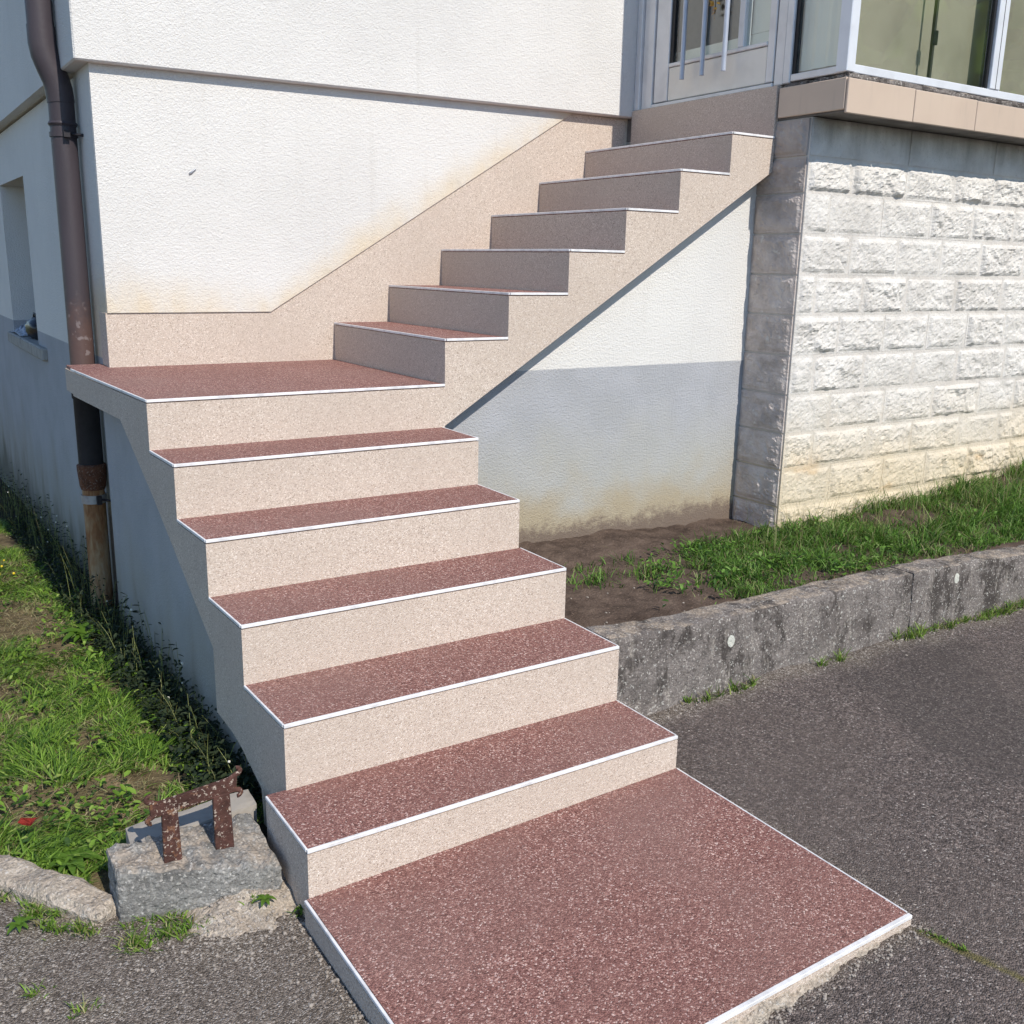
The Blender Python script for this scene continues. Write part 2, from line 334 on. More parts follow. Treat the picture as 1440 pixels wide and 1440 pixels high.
def tube(bm, pts, radii, seg=16, cap=True):
    rings = []; pts = [Vector(p) for p in pts]; ref = None
    for i, p in enumerate(pts):
        d = (pts[min(i+1, len(pts)-1)] - pts[max(i-1, 0)]).normalized()
        if ref is None: ref = d.orthogonal().normalized()
        u = (ref - d*ref.dot(d)).normalized(); ref = u; v = d.cross(u)
        r = radii[i] if hasattr(radii, '__len__') else radii
        rings.append([bm.verts.new(p + r*(math.cos(2*math.pi*k/seg)*u + math.sin(2*math.pi*k/seg)*v)) for k in range(seg)])
    for a, b in zip(rings, rings[1:]):
        for k in range(seg): bm.faces.new((a[k], a[(k+1) % seg], b[(k+1) % seg], b[k]))
    if cap: bm.faces.new(rings[0][::-1]); bm.faces.new(rings[-1])
def pipe(name, pts, radii, mat, parent=None, seg=18, **props):
    bm = bmesh.new(); tube(bm, pts, radii, seg); o = from_bm(name, bm, parent, mat, smooth=True, **props)
    return o
def grid(name, xs, ys, hf, mat, parent=None, **props):
    X, Y = np.meshgrid(xs, ys, indexing='ij'); co = [(x, y, hf(x, y)) for x, y in zip(X.ravel(), Y.ravel())]
    ny = len(ys); f = [(i*ny+j, (i+1)*ny+j, (i+1)*ny+j+1, i*ny+j+1) for i in range(len(xs)-1) for j in range(ny-1)]
    me = bpy.data.meshes.new(name); me.from_pydata(co, [], f); me.shade_smooth()
    return link(name, me, parent, mat, **props)
def fbm(x, y, z, o=4): return mn.fractal(Vector((x, y, z)), 1.0, 2.0, o)
def rough_box(name, x0, x1, y0, y1, z0, z1, mat, parent=None, step=.03, amp=.008, freq=9, shape=None, seed=0, **props):
    """concrete lump: finely divided box, pushed about by noise, edges knocked off; shape(x,y,z)->point warps it"""
    bm = bmesh.new(); nx, ny, nz = [max(2, int(round((b-a)/step))) for a, b in ((x0, x1), (y0, y1), (z0, z1))]
    V = {}
    def vert(i, j, k):
        if (i, j, k) not in V:
            V[i, j, k] = bm.verts.new((x0+(x1-x0)*i/nx, y0+(y1-y0)*j/ny, z0+(z1-z0)*k/nz))
        return V[i, j, k]
    for i in range(nx):
        for j in range(ny):
            for k in (0, nz): bm.faces.new([vert(*q) for q in ((i, j, k), (i+1, j, k), (i+1, j+1, k), (i, j+1, k))])
    for i in range(nx):
        for k in range(nz):
            for j in (0, ny): bm.faces.new([vert(*q) for q in ((i, j, k), (i+1, j, k), (i+1, j, k+1), (i, j, k+1))])
    for j in range(ny):
        for k in range(nz):
            for i in (0, nx): bm.faces.new([vert(*q) for q in ((i, j, k), (i, j+1, k), (i, j+1, k+1), (i, j, k+1))])
    for (i, j, k), v in V.items():
        p = v.co.copy(); c = Vector((0, 0, 0))
        e = (i in (0, nx)) + (j in (0, ny)) + (k in (0, nz))
        d = Vector(((i == nx)-(i == 0), (j == ny)-(j == 0), (k == nz)-(k == 0)))
        n = fbm(p.x*freq+seed, p.y*freq, p.z*freq, 5)
        q = p + d*(amp*n - (amp*.7 if e >= 2 else 0))
        v.co = Vector(shape(q.x, q.y, q.z)) if shape else q
    return from_bm(name, bm, parent, mat, smooth=False, **props)

# ------------------------------------------------------------------ key levels of the place (metres)
Y = [0, .2774, .5617, .8328, 1.1104, 1.3773]
Z = [.1011, .2789, .4497, .6201, .7902, .9534]
XR = [1.0800, 1.0788, 1.0789, 1.0720, 1.0726, 1.0826]
W_, T, HU, YH, XE = 1.0826, .2796, .1686, 2.430, 2.738
Y6, Z6 = Y[5], Z[5]
def xl(y): return .0196 - (y-.2774)*.0239 if y < Y6 else -.0067 - (y-Y6)*.045
def soff(y):
    P = [(-.2, -.16), (.44, -.16), (.46, .02), (.61, .076), (.68, .091), (.815, .10), (.818, .30), (1.72, .845), (3, .845)]
    for (a, za), (b, zb) in zip(P, P[1:]):
        if a <= y <= b: return za + (zb-za)*(y-a)/(b-a)
    return -.16
def usoff(x): return .790 + (x-1.075)*.618

def asph_z(x, y):
    def ss(a, b, v): t = min(1, max(0, (v-a)/(b-a))); return t*t*(3-2*t)
    z = -.092 + .067*ss(-.1, 1.15, x) + .022*ss(1.1, 2.0, x)
    z += .004*fbm(x*1.3, y*1.3, 3, 3)
    if x > 1.1: z += .03*ss(.16, .34, y)*(.5+.5*fbm(x*3, 0, 1, 3)) 
    if y < -1.2: z -= .01*min(10, (-1.2-y))
    return z
def lawn_edge(x): return .30 if x > -.4 else .30 + 1.42*(-.4-x)
def lawn_z(x, y):
    return -.085 - .055*max(0, y-1.0) + .012*fbm(x*3, y*3, 5, 4) - .02*min(1, max(0, (-.9-x)))

# ------------------------------------------------------------------ setting
bm = bmesh.new(); bmesh.ops.create_grid(bm, x_segments=8, y_segments=8, size=400)
for v in bm.verts: v.co.z = -1.2
from_bm('ground', bm, None, M_far, kind='structure')
xs = np.concatenate([np.linspace(-40, -1.3, 24)[:-1], np.arange(-1.3, 4.2, .03), np.linspace(4.2, 40, 20)])
ts = np.concatenate([np.linspace(-40, -1.4, 14)[:-1], np.arange(-1.4, .46, .03)])
X, Tt = np.meshgrid(xs, ts, indexing='ij')
def ab(x): return .45 if x > -.35 else min(lawn_edge(x)+.02, 8)
co_ = []
for x, t in zip(X.ravel(), Tt.ravel()):
    y = t if x > -.35 else (t if t < -.2 else -.2 + (t+.2)/(.66)*(ab(x)+.2))
    co_.append((x, y, asph_z(x, y)))
ny = len(ts); me = bpy.data.meshes.new('asphalt')
me.from_pydata(co_, [], [(i*ny+j, (i+1)*ny+j, (i+1)*ny+j+1, i*ny+j+1) for i in range(len(xs)-1) for j in range(ny-1)]); me.shade_smooth()
link('asphalt', me, None, M_asph, kind='structure')
# lawn strip beside the house
xs = np.concatenate([np.linspace(-8, -1.2, 14)[:-1], np.arange(-1.2, .16, .04)]); tt = np.concatenate([np.linspace(0, .3, 56)[:-1], np.linspace(.3, 1, 40)])
co_ = []
for x in xs:
    y0 = min(lawn_edge(x), 8)-.03
    for t in tt: y = y0 + (14-y0)*t; co_.append((x, y, lawn_z(x, y) if y > y0+.02 else asph_z(x, y)-.03))
ny = len(tt); me = bpy.data.meshes.new('lawn')
me.from_pydata(co_, [], [(i*ny+j, (i+1)*ny+j, (i+1)*ny+j+1, i*ny+j+1) for i in range(len(xs)-1) for j in range(ny-1)]); me.shade_smooth()
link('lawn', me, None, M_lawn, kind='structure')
# raised soil bed behind the low wall
def bed_z(x, y):
    z = .215 + .02*fbm(x*2.5, y*2.5, 9, 4) + .008*fbm(x*14, y*14, 2, 3)
    k = max(0, (y-1.15)/.30); z += (.055*max(0, min(1, (2.9-x)/1.3))-.02)*min(1, k)**1.5 + .012*k*fbm(x*9, y*9, 4, 4)
    z -= .03*max(0, min(1, (x-2.0)/1.2)) * max(0, 1-abs(y-.9)/.4)
    z += .10*max(0, min(1.6, (x-3.1)/1.6)) * min(1, max(0, (y-.42)/.3))
    if y < .46: z = min(z, .235)
    return z
grid('soil_bed', np.concatenate([np.arange(1.04, 5.2, .025), np.linspace(5.2, 9, 20)]), np.arange(.42, 1.50, .025), bed_z, M_soil, kind='structure')

# ------------------------------------------------------------------ house
house = empty('house', (1.4, 6.5, -.7), 'white rendered house with grey painted base and overhanging upper storey', 'house')
def zb(x): return 2.112 + .0125*(x-.035)
lw = box('lower_wall', .10, 2.95, YH, YH+.30, -.7, 2.17, M_wall_low, house)
# left gable wall around the cellar window
wy0, wy1, wz0, wz1 = 4.38, 5.40, .90, 1.815
bm = bmesh.new()
for a in ((YH+.30, wy0, -.7, 2.10), (wy1, 12, -.7, 2.10), (wy0, wy1, -.7, wz0-.07), (wy0, wy1, wz1, 2.10)): bm_box(bm, .10, .42, a[0], a[1], a[2], a[3])
bmesh.ops.remove_doubles(bm, verts=bm.verts, dist=1e-5)
bmesh.ops.delete(bm, geom=[f for f in bm.faces if any(set(f.verts) == set(g.verts) and f is not g for e in f.edges for g in e.link_faces)], context='FACES_ONLY')
from_bm('side_wall', bm, house, M_side_grey)
hexa('upper_wall', [(.042, 2.375, zb(.04)), (2.95, 2.375, zb(2.74)), (2.95, 2.375, 5.2), (.042, 2.375, 5.2)],
     [(.042, 2.70, zb(.04)), (2.95, 2.70, zb(2.74)), (2.95, 2.70, 5.2), (.042, 2.70, 5.2)], M_wall, house, .006)
box('upper_side_wall', .042, .40, 2.70, 12, 2.112, 5.2, M_wall, house)
hexa('roof', [(-.35, 1.95, 5.15), (9.0, 1.95, 5.15), (9.0, 12.4, 5.15), (-.35, 12.4, 5.15)], [(-.35, 1.95, 5.28), (9.0, 1.95, 5.28), (9.0, 12.4, 5.9), (-.35, 12.4, 5.9)], M_roof, house)
wn = box('cellar_window', .36, .40, wy0-.01, wy1+.01, wz0-.01, wz1+.01, simple('dark_interior_shade', (.09, .088, .08), .9, 0, .2, .4, 5), house)  # interior darkness put into the colour of the sheet behind the pane
box('pane', .345, .358, wy0+.06, wy1-.06, wz0+.06, wz1-.05, M_glass, wn)
box('sill', .070, .36, 4.08, wy1+.12, wz0-.07, wz0, simple('concrete_sill', (.36, .35, .33), .9, 0, .2, .3, 14, .003), wn, .008)
cp = [(.101, 1.1735), (.7835, 1.1735), (2.392, 2.141), (2.392, 2.165), (.101, 2.165)]
hexa('render_coat', [(x, YH-.013, z) for x, z in cp], [(x, YH+.002, z) for x, z in cp], M_wall_low, house)
# beige skirting on the wall along landing and upper flight
xp = [(.094, .945), (.094, 1.172), (.784, 1.172), (2.39, 2.138), (2.733, 2.138), (2.733, .945)]
hexa('skirting', [(x, YH-.006, z) for x, z in xp], [(x, YH+.02, z) for x, z in xp], M_riser, house)
box('skirting_return', .094, .11, YH+.0205, YH+.12, .955, 1.172, M_riser, house)

# ------------------------------------------------------------------ staircase
stair = empty('staircase', (.6, .8, -.1), 'beige outdoor staircase with burgundy granular treads turning right at a landing', 'staircase')
TH, NB = .012, .0065
def nose(name, p, q, parent, wdt=NB):
    """square edge strip from p to q (top outer edge), lying to the inner side"""
    p, q = Vector(p), Vector(q); d = (q-p).normalized(); n = Vector((-d.y, d.x, 0))
    a = [p - n*.0015 + Vector((0, 0, .001)), p + n*wdt + Vector((0, 0, .001)), p + n*wdt - Vector((0, 0, .008)), p - n*.0015 - Vector((0, 0, .0085))]
    return hexa(name, a, [v + (q-p) for v in a], M_trim, parent, .0012)
for k in range(5):
    y0, y1, z = Y[k], Y[k+1], Z[k]
    ys = sorted({y0, y1, *[v for v in (.44, .46, .61, .68, .815, .818) if y0 < v < y1]})
    L = (lambda y: -.034) if k == 0 else xl
    prof = [(y0, z-TH)] + [(y1, z-TH)] + [(y, soff(y)) for y in reversed(ys)]
    st = hexa('step', [(L(y), y, zz) for y, zz in prof], [(XR[k], y, zz) for y, zz in prof], M_riser, stair)
    hexa('tread', [(L(y0)+.003, y0+.006, z-TH+.0005), (XR[k]-.003, y0+.006, z-TH+.0005), (XR[k]-.003, y1+.004, z-TH+.0005), (L(y1)+.003, y1+.004, z-TH+.0005)],
         [(L(y0)+.003, y0+.006, z), (XR[k]-.003, y0+.006, z), (XR[k]-.003, y1+.004, z), (L(y1)+.003, y1+.004, z)], M_tread, st)
    nose('nosing_strip', (L(y0), y0, z), (XR[k], y0, z), st)
    nose('side_strip', (L(y1), y1-.0005, z), (L(y0), y0+NB+.0005, z), st, .004)
    nose('side_strip', (XR[k], y0+NB+.0005, z), (XR[k], y1-.0005, z), st, .003)
# landing
ys = [Y6, 1.72, YH]
prof = [(Y6, Z6-TH), (YH-.007, Z6-TH), (YH-.007, .845), (1.72, .845), (Y6, soff(Y6))]
ld = hexa('landing', [(xl(y), y, zz) for y, zz in prof], [(W_, y, zz) for y, zz in prof], M_riser, stair)
box('landing_lip', xl(YH)+.004, .092, YH-.006, YH+.16, .85, Z6-TH, M_riser, ld)
za = Z6-TH+.0005
hexa('tread', [(xl(Y6)+.003, Y6+.006, za), (W_, Y6+.006, za), (W_, YH-.006, za), (.094, YH-.006, za), (.094, YH+.16, za), (xl(YH)+.01, YH+.16, za), (xl(YH)+.006, YH-.006, za)],
     [(xl(Y6)+.003, Y6+.006, Z6), (W_, Y6+.006, Z6), (W_, YH-.006, Z6), (.094, YH-.006, Z6), (.094, YH+.16, Z6), (xl(YH)+.01, YH+.16, Z6), (xl(YH)+.006, YH-.006, Z6)], M_tread, ld)
nose('nosing_strip', (xl(Y6), Y6, Z6), (W_, Y6, Z6), ld)
nose('side_strip', (xl(YH), YH, Z6), (xl(Y6), Y6+NB+.0005, Z6), ld, .004)
# upper flight
for k in range(6):
    x0, x1, z = W_+k*T, min(W_+(k+1)*T, XE) if k < 5 else XE, Z6+(k+1)*HU
    prof = [(x0, z-TH), (x1, z-TH), (x1, usoff(x1)), (x0, usoff(x0))]
    st = hexa('step', [(x, Y6, zz) for x, zz in prof], [(x, YH-.007, zz) for x, zz in prof], M_riser, stair)
    box('tread', x0+.006, x1, Y6+.006, YH-.007, z-TH+.0005, z, M_tread, st)
    nose('nosing_strip', (x0, YH-.007, z), (x0, Y6, z), st, .004)
    nose('side_strip', (x0+NB+.0005, Y6, z), (x1-.0005, Y6, z), st)
box('top_riser', 2.732, 2.80, Y6+.004, 2.374, Z6+6*HU+.0005, 2.176, M_riser, stair, .002)
# supporting walls below
pw = [(1.00, -.1), (2.760, -.1), (2.760, usoff(2.735)-.002), (2.735, usoff(2.735)-.002), (1.08, usoff(1.08)-.002), (1.00, .77)]
hexa('support_wall', [(x, 1.472, z) for x, z in pw], [(x, 1.62, z) for x, z in pw], M_under, stair)
ps = [(.45, -.5), (2.428, -.5), (2.428, .843), (1.725, .843), (.85, .315), (.84, .07), (.70, .06), (.47, 0)]
hexa('support_wall', [(.058, y, z) for y, z in ps], [(.25, y, z) for y, z in ps], M_side_grey, stair)

# entrance pad
pad = empty('entrance_pad', (.52, -.39, -.06), 'burgundy granular pad with white edge strip at the foot of the stairs', 'paved pad')
def pz(x): return -.022 + .022*(x+.045)/1.125
PX0, PX1, PY0 = -.045, 1.083, -.782
hexa('pad_base', [(PX0, PY0, -.13), (PX1, PY0, -.13), (PX1, -.001, -.13), (PX0, -.001, -.13)],
     [(PX0, PY0, pz(PX0)-TH), (PX1, PY0, pz(PX1)-TH), (PX1, -.001, pz(PX1)-TH), (PX0, -.001, pz(PX0)-TH)], M_riser, pad)
a, b = PX0+.006, PX1-.003
hexa('covering', [(a, PY0+.007, pz(a)-TH+.0005), (b, PY0+.007, pz(b)-TH+.0005), (b, -.0005, pz(b)-TH+.0005), (a, -.0005, pz(a)-TH+.0005)],
     [(a, PY0+.007, pz(a)), (b, PY0+.007, pz(b)), (b, -.0005, pz(b)), (a, -.0005, pz(a))], M_tread, pad)
nose('nosing_strip', (PX0, PY0, pz(PX0)), (PX1, PY0, pz(PX1)), pad, .010)
nose('side_strip', (PX0, -.002, pz(PX0)), (PX0, PY0+.0125, pz(PX0)), pad, .005)
nose('side_strip', (PX1, PY0+.0125, pz(PX1)), (PX1, -.002, pz(PX1)), pad, .003)
rough_box('mortar_bed', PX0-.004, PX1+.004, PY0-.012, PY0+.05, -.14, -.038, M_mort2, pad, .014, .012, 22, lambda x, y, z: (x, y, z + (.020*(x+.045)/1.125 if z > -.08 else 0)), 3)

# ------------------------------------------------------------------ glazed porch on the stone wall
porch = empty('glazed_porch', (5.4, 1.7, 2.03), 'glazed porch with aluminium windows on a tiled slab above the stone wall', 'porch')
box('floor_slab', 2.752, 8.0, 1.014, 2.43, 2.032, 2.160, simple('slab_concrete', (.20, .19, .18), .95, 0, .1, .4, 8, .004), porch)
x = 2.737; i = 0
while x < 7.6:
    x1 = x + (.434 if i == 0 else .446)
    box('fascia_tile', x+.002, x1-.002, 1.000+random.uniform(-.001, .001), 1.012, 2.026+random.uniform(-.001, .001), 2.158+random.uniform(-.004, .004), M_tile, porch, .0025)
    x = x1; i += 1
box('fascia_tile', 2.737, 2.750, 1.0135, 1.372, 2.040, 2.163, M_tile, porch, .0025)
rough_box('mortar_ledge', 2.756, 7.8, 1.018, 1.10, 2.150, 2.186, M_kerb, porch, .02, .006, 30)
rough_box('mortar_ledge', 2.756, 2.84, 1.09, 1.37, 2.150, 2.186, M_kerb, porch, .02, .006, 30)
# front window run (faces the street)
yf = 1.035
fr = empty('front_window', (5.3, yf, 2.19)); fr.parent = porch; fr.location = Vector((5.3, yf, 2.19)) - wloc(porch)
def fbox(name, x0, x1, z0, z1, y0=yf, y1=yf+.05, mat=M_alu_w, r=.003): return box(name, x0, x1, y0, y1, z0, z1, mat, fr, r)
fbox('bottom_rail', 2.80, 7.8, 2.188, 2.222); fbox('top_rail', 2.80, 7.8, 4.30, 4.36)
fbox('corner_post', 2.748, 2.799, 2.188, 4.36, yf-.01, yf+.05)
for a in (3.745, 4.745, 5.745, 6.745): fbox('mullion', a, a+.075, 2.2225, 4.299, yf-.004, yf+.052); box('joint', a+.036, a+.039, yf-.0052, yf+.04, 2.223, 4.298, M_dark, fr)
for a, b in ((2.80, 3.744), (3.821, 4.744), (4.821, 5.744), (5.821, 6.744)):
    box('pane', a+.012, b-.016, yf+.02, yf+.026, 2.224, 4.298, M_glass, fr)
    box('gasket', b-.016, b-.001, yf+.012, yf+.045, 2.223, 4.298, M_dark, fr)
    box('gasket', a+.001, a+.011, yf+.008, yf+.045, 2.223, 4.298, M_alu_w, fr)
box('meeting_stile', 3.346, 3.358, yf+.035, yf+.05, 2.223, 4.298, simple('dark_grey_stile', (.06, .06, .055), .5), fr)
box('latch', 3.338, 3.368, yf+.0275, yf+.034, 2.365, 2.425, M_dark, fr, .003)
# side wall of the porch with door (faces the stairs)
xd = 2.752
sd = empty('side_window', (xd, 1.2, 2.18)); sd.parent = porch; sd.location = Vector((xd, 1.2, 2.18)) - wloc(porch)
box('bottom_rail', xd, xd+.05, 1.063, 1.330, 2.186, 2.215, M_alu, sd, .003)
box('jamb', xd-.004, xd+.05, 1.331, 1.372, 2.180, 4.36, M_alu, sd, .004); box('jamb', xd+.004, xd+.05, 1.375, 1.430, 2.180, 4.36, M_alu, sd, .004)
box('post', xd+.0015, xd+.045, 1.0455, 1.075, 2.1865, 4.36, M_alu, sd, .003)
box('gasket', xd+.008, xd+.03, 1.312, 1.330, 2.216, 4.3, M_dark, sd)
box('pane', xd+.018, xd+.024, 1.076, 1.311, 2.216, 4.3, M_glass, sd)
door = empty('door', (xd, 1.85, 2.18)); door.parent = porch; door.location = Vector((xd, 1.85, 2.18)) - wloc(porch)
def dbox(name, y0, y1, z0, z1, x0=xd, x1=xd+.05, mat=M_alu, r=.003): return box(name, x0, x1, y0, y1, z0, z1, mat, door, r)
dbox('jamb', 2.335, 2.374, 2.177, 4.36, xd-.01); dbox('jamb', 2.290, 2.333, 2.177, 4.36, xd+.006); dbox('jamb', 2.243, 2.288, 2.177, 4.36, xd-.004)
dbox('threshold', 1.431, 2.242, 2.177, 2.194, xd-.004, xd+.06)
dbox('stile', 2.135, 2.236, 2.200, 4.30, xd+.004); dbox('stile', 1.437, 1.480, 2.200, 4.30, xd+.004)
dbox('bottom_panel', 1.482, 2.133, 2.200, 2.352, xd+.008, xd+.045, M_panel); dbox('rail', 1.482, 2.133, 2.354, 2.372, xd+.002)
dbox('gasket', 2.112, 2.1345, 2.373, 4.30, xd+.012, xd+.04, M_dark, 0); dbox('glazing_bar', 1.630, 1.668, 2.373, 4.30, xd+.004)
dbox('pane', 1.669, 2.111, 2.373, 4.30, xd+.022, xd+.028, M_glass, 0); dbox('pane', 1.481, 1.629, 2.373, 4.30, xd+.022, xd+.028, M_glass, 0)
for y in (1.969, 1.833, 1.689):
    h = pipe('pull_bar', [(2.700, y, 2.272), (2.700, y, 3.35)], .0115, M_tube, door, 14)
    for z in (2.80, 3.28): pipe('standoff', [(2.7115, y, z), (xd+.022, y, z)], .007, M_tube, h, 10)
# inside of the porch
box('ceiling', 2.76, 7.9, 1.04, 2.43, 4.37, 4.5, M_room, porch); box('end_wall', 7.80, 7.95, 1.04, 2.43, 2.19, 4.36, M_room, porch)
box('back_wall', 2.83, 7.8, 2.36, 2.42, 2.19, 4.36, M_room, porch)
def curtain(name, a, b, y, mat, amp=.012, alongx=True, z0=2.23, z1=4.25):
    n = 160; bm = bmesh.new(); prev = None
    for i in range(n+1):
        s = a+(b-a)*i/n; d = amp*math.sin(s*74+1.5*math.sin(s*11))+.4*amp*math.sin(s*171)
        row = []
        for off in (0, .003):
            p = (s, y+d+off) if alongx else (y+d+off, s)
            row += [bm.verts.new((*p, z0)), bm.verts.new((*p, z1))]
        if prev: bm.faces.new((prev[0], row[0], row[1], prev[1])); bm.faces.new((prev[2], prev[3], row[3], row[2])); bm.faces.new((prev[0], prev[2], row[2], row[0])); bm.faces.new((prev[1], row[1], row[3], prev[3]))
        prev = row
    return from_bm(name, bm, porch, mat, smooth=True)
curtain('net_curtain', 1.08, 1.325, 2.796, M_curtain, .003, False)
box('roller_blind', 2.84, 7.7, 1.14, 1.146, 2.20, 4.3, M_blind, porch)
box('door_reflection_sheet', 2.815, 2.818, 1.45, 2.25, 2.20, 2.43, M_curtain, porch)  # added pale sheets stand in for the reflection in the door glass
box('door_reflection_sheet', 2.815, 2.818, 1.48, 1.64, 2.432, 4.2, M_curtain, porch)
orn = empty('door_ornament', (2.722, 1.80, 2.52), 'bunch of dried golden leaves hanging on the glass door', 'ornament')
bm = bmesh.new(); tube(bm, [(2.735, 1.805, 2.535), (2.735, 1.80, 2.9)], .002, 6); from_bm('string', bm, orn, M_dark)
for i in range(26):
    a = random.uniform(0, 6.28); c = Vector((2.735+random.uniform(-.008, .01), 1.803+random.gauss(0, .018), 2.60+random.uniform(-.075, .08))); bm = bmesh.new()
    u = Vector((random.uniform(-.4, .4), random.uniform(-1, 1), random.uniform(-1.4, .4))).normalized(); v = u.orthogonal().normalized(); L_ = random.uniform(.025, .045)
    pts = [c, c+u*L_*.4+v*L_*.22, c+u*L_, c+u*L_*.4-v*L_*.22+Vector((.004, 0, 0))]
    vs = [bm.verts.new(p) for p in pts]; bm.faces.new(vs[:3]); bm.faces.new((vs[0], vs[2], vs[3])); from_bm('dried_leaf', bm, orn, M_dry)

# ------------------------------------------------------------------ stone wall below the porch
sw = empty('stone_wall', (5.3, 1.3, -.1), 'white rock-faced block wall carrying the glazed porch', 'wall')
box('mortar_core', 2.752, 8.0, 1.1866, 2.43, -.1, 2.030, M_stone, sw)
zj = [-.03, .145, .322, .498, .668, .845, 1.022, 1.200, 1.376, 1.552, 1.722, 1.872]
def rock_face(name, a0, a1, z0, z1, face, mat, seed, along='x', nx=40, nz=20, amp=.020, flat=False):
    g = .003 if along == 'x' else .0045; a0 += g; a1 -= g; z0 += g; z1 -= g; L_ = a1-a0; H_ = z1-z0; V = {}; bm = bmesh.new()
    nx = max(6, int(nx*L_/.35))
    for i in range(nx+1):
        for j in range(nz+1):
            # keep a drafted margin of about 12 mm round the rough boss
            u, v = i/nx, j/nz
            s = a0+L_*u; z = z0+H_*v
            d = min(s-a0, a1-s, z-z0, z1-z); k = min(1, max(0, (d-.004)/.022)); k = k*k*(3-2*k)
            q = Vector((s*11+seed*7.3, z*13+seed*3.1, seed*1.7)); qq = q + Vector((mn.noise(q*1.7), mn.noise(q*1.7+Vector((5, 5, 5))), 0))*.5
            f1 = mn.voronoi(qq*1.0)[0]; cell = f1[1]-f1[0]
            n = .15 + .5*mn.fractal(qq*.8, .9, 2, 4) + .35*min(cell, .8) + .22*abs(mn.noise(q*2.9)) + .20*mn.noise(q*6.1) + .12*mn.noise(q*13)
            h = 0 if flat else k*amp*(n+.25) + .0012*mn.noise(q*9)
            if d > .001 and not flat and k < .05: h += .0008*mn.noise(q*11)
            js = 0 if (i in (0, nx) or j in (0, nz)) else .35
            s += js*L_/nx*mn.noise(q*8); z += js*H_/nz*mn.noise(q*8+Vector((9, 1, 3)))
            V[i, j] = bm.verts.new((s, face-h, z) if along == 'x' else (face-h, s, z))
    for i in range(nx):
        for j in range(nz): bm.faces.new((V[i, j], V[i+1, j], V[i+1, j+1], V[i, j+1]))
    be = {}
    for i, j in [(i, j) for (i, j) in V if i in (0, nx) or j in (0, nz)]:
        c = V[i, j].co; be[i, j] = bm.verts.new((c.x, face+.05, c.z) if along == 'x' else (face+.05, c.y, c.z))
    ring = [(i, 0) for i in range(nx)] + [(nx, j) for j in range(nz)] + [(i, nz) for i in range(nx, 0, -1)] + [(0, j) for j in range(nz, 0, -1)]
    for p, q in zip(ring, ring[1:]+ring[:1]): bm.faces.new((V[p], V[q], be[q], be[p]))
    return from_bm(name, bm, sw, mat, smooth=False)
JO = {7: [2.863, 3.193, 3.507, 3.903, 4.303], 5: [2.90, 3.252, 3.632, 3.986, 4.414]}
sd_ = 0
for r in range(len(zj)-1):
    js = JO.get(r)
    if not js:
        js = [2.752 + (.31 if r % 2 == 0 else .17) + random.uniform(-.03, .03)]
        while js[-1] < 4.5: js.append(js[-1] + .355 + random.uniform(-.035, .045))
    js = [2.752] + js
    while js[-1] < 5.3: js.append(js[-1]+.37)
    for a, b in zip(js, js[1:]):
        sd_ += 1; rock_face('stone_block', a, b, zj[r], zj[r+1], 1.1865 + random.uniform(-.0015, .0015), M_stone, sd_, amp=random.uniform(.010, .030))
    sd_ += 1; rock_face('end_block', 1.192, 1.476, zj[r], zj[r+1], 2.7455, M_stone_side, sd_, 'y', 34, 18, .013)
for k_, a in enumerate((2.754, 3.42, 4.09, 4.76)): rock_face('lintel_block', a, a+.66, 1.874, 2.031, 1.182, M_stone, 300+k_, 'x', 20, 10, .004)
rock_face('end_block', 1.192, 1.476, 1.872, 2.03, 2.7455, M_stone_side, 91, 'y', 30, 16, .014)

# ------------------------------------------------------------------ downpipe
dp = empty('downpipe', (.04, 2.70, -.35), 'brown downpipe with rusty cast iron foot at the house corner', 'downpipe')
px, py = .040, 2.70
pipe('upper_pipe', [(-.012, py, 5.1), (-.012, py, 2.27)], .050, M_pipe, dp)
pipe('elbow', [(-.012, py, 2.275), (-.012, py, 2.21), (-.006, py, 2.17), (.010, py, 2.125), (.028, py, 2.08), (.036, py, 2.045), (.040, py, 1.995)], .0525, M_pipe, dp)
pipe('middle_pipe', [(px, py, 2.0), (px, py, .42)], .050, M_pipe, dp)
pipe('joint_ring', [(px, py, 1.905), (px, py, 1.913), (px, py, 1.921)], [.053, .057, .053], M_pipe, dp)
cl = pipe('clamp', [(px, py, 1.862), (px, py, 1.880)], .0545, M_pipe, dp)
pipe('clamp_bolt', [(px+.02, py-.055, 1.873), (px+.065, py-.085, 1.868)], .006, M_pipe_dark, cl, 8); box('clamp_lug', px-.012, px+.012, py-.075, py-.053, 1.858, 1.885, M_pipe_dark, cl)
pipe('dark_section', [(px, py, .83), (px, py, .80), (px, py, .795), (px, py, .47)], [.056, .056, .0515, .0515], M_pipe_dark, dp)
pipe('socket', [(px, py, .51), (px, py, .505), (px, py, .485), (px, py, .41), (px, py, .395)], [.052, .061, .061, .055, .050], rust_mat('rust_socket', (.12, .050, .028), (.4, .35, .3), .4), dp)
c2 = pipe('clamp', [(px, py, .335), (px, py, .372)], .053, M_zinc, dp); box('clamp_lug', px+.0, px+.02, py-.072, py-.052, .335, .372, M_pipe_dark, c2)
pipe('clamp_bolt', [(px+.02, py-.055, .355), (px+.06, py-.09, .352)], .005, M_pipe_dark, c2, 8)
pipe('cast_foot', [(px, py, .40), (px, py, -.10), (px, py, -.35)], .047, M_cast, dp)

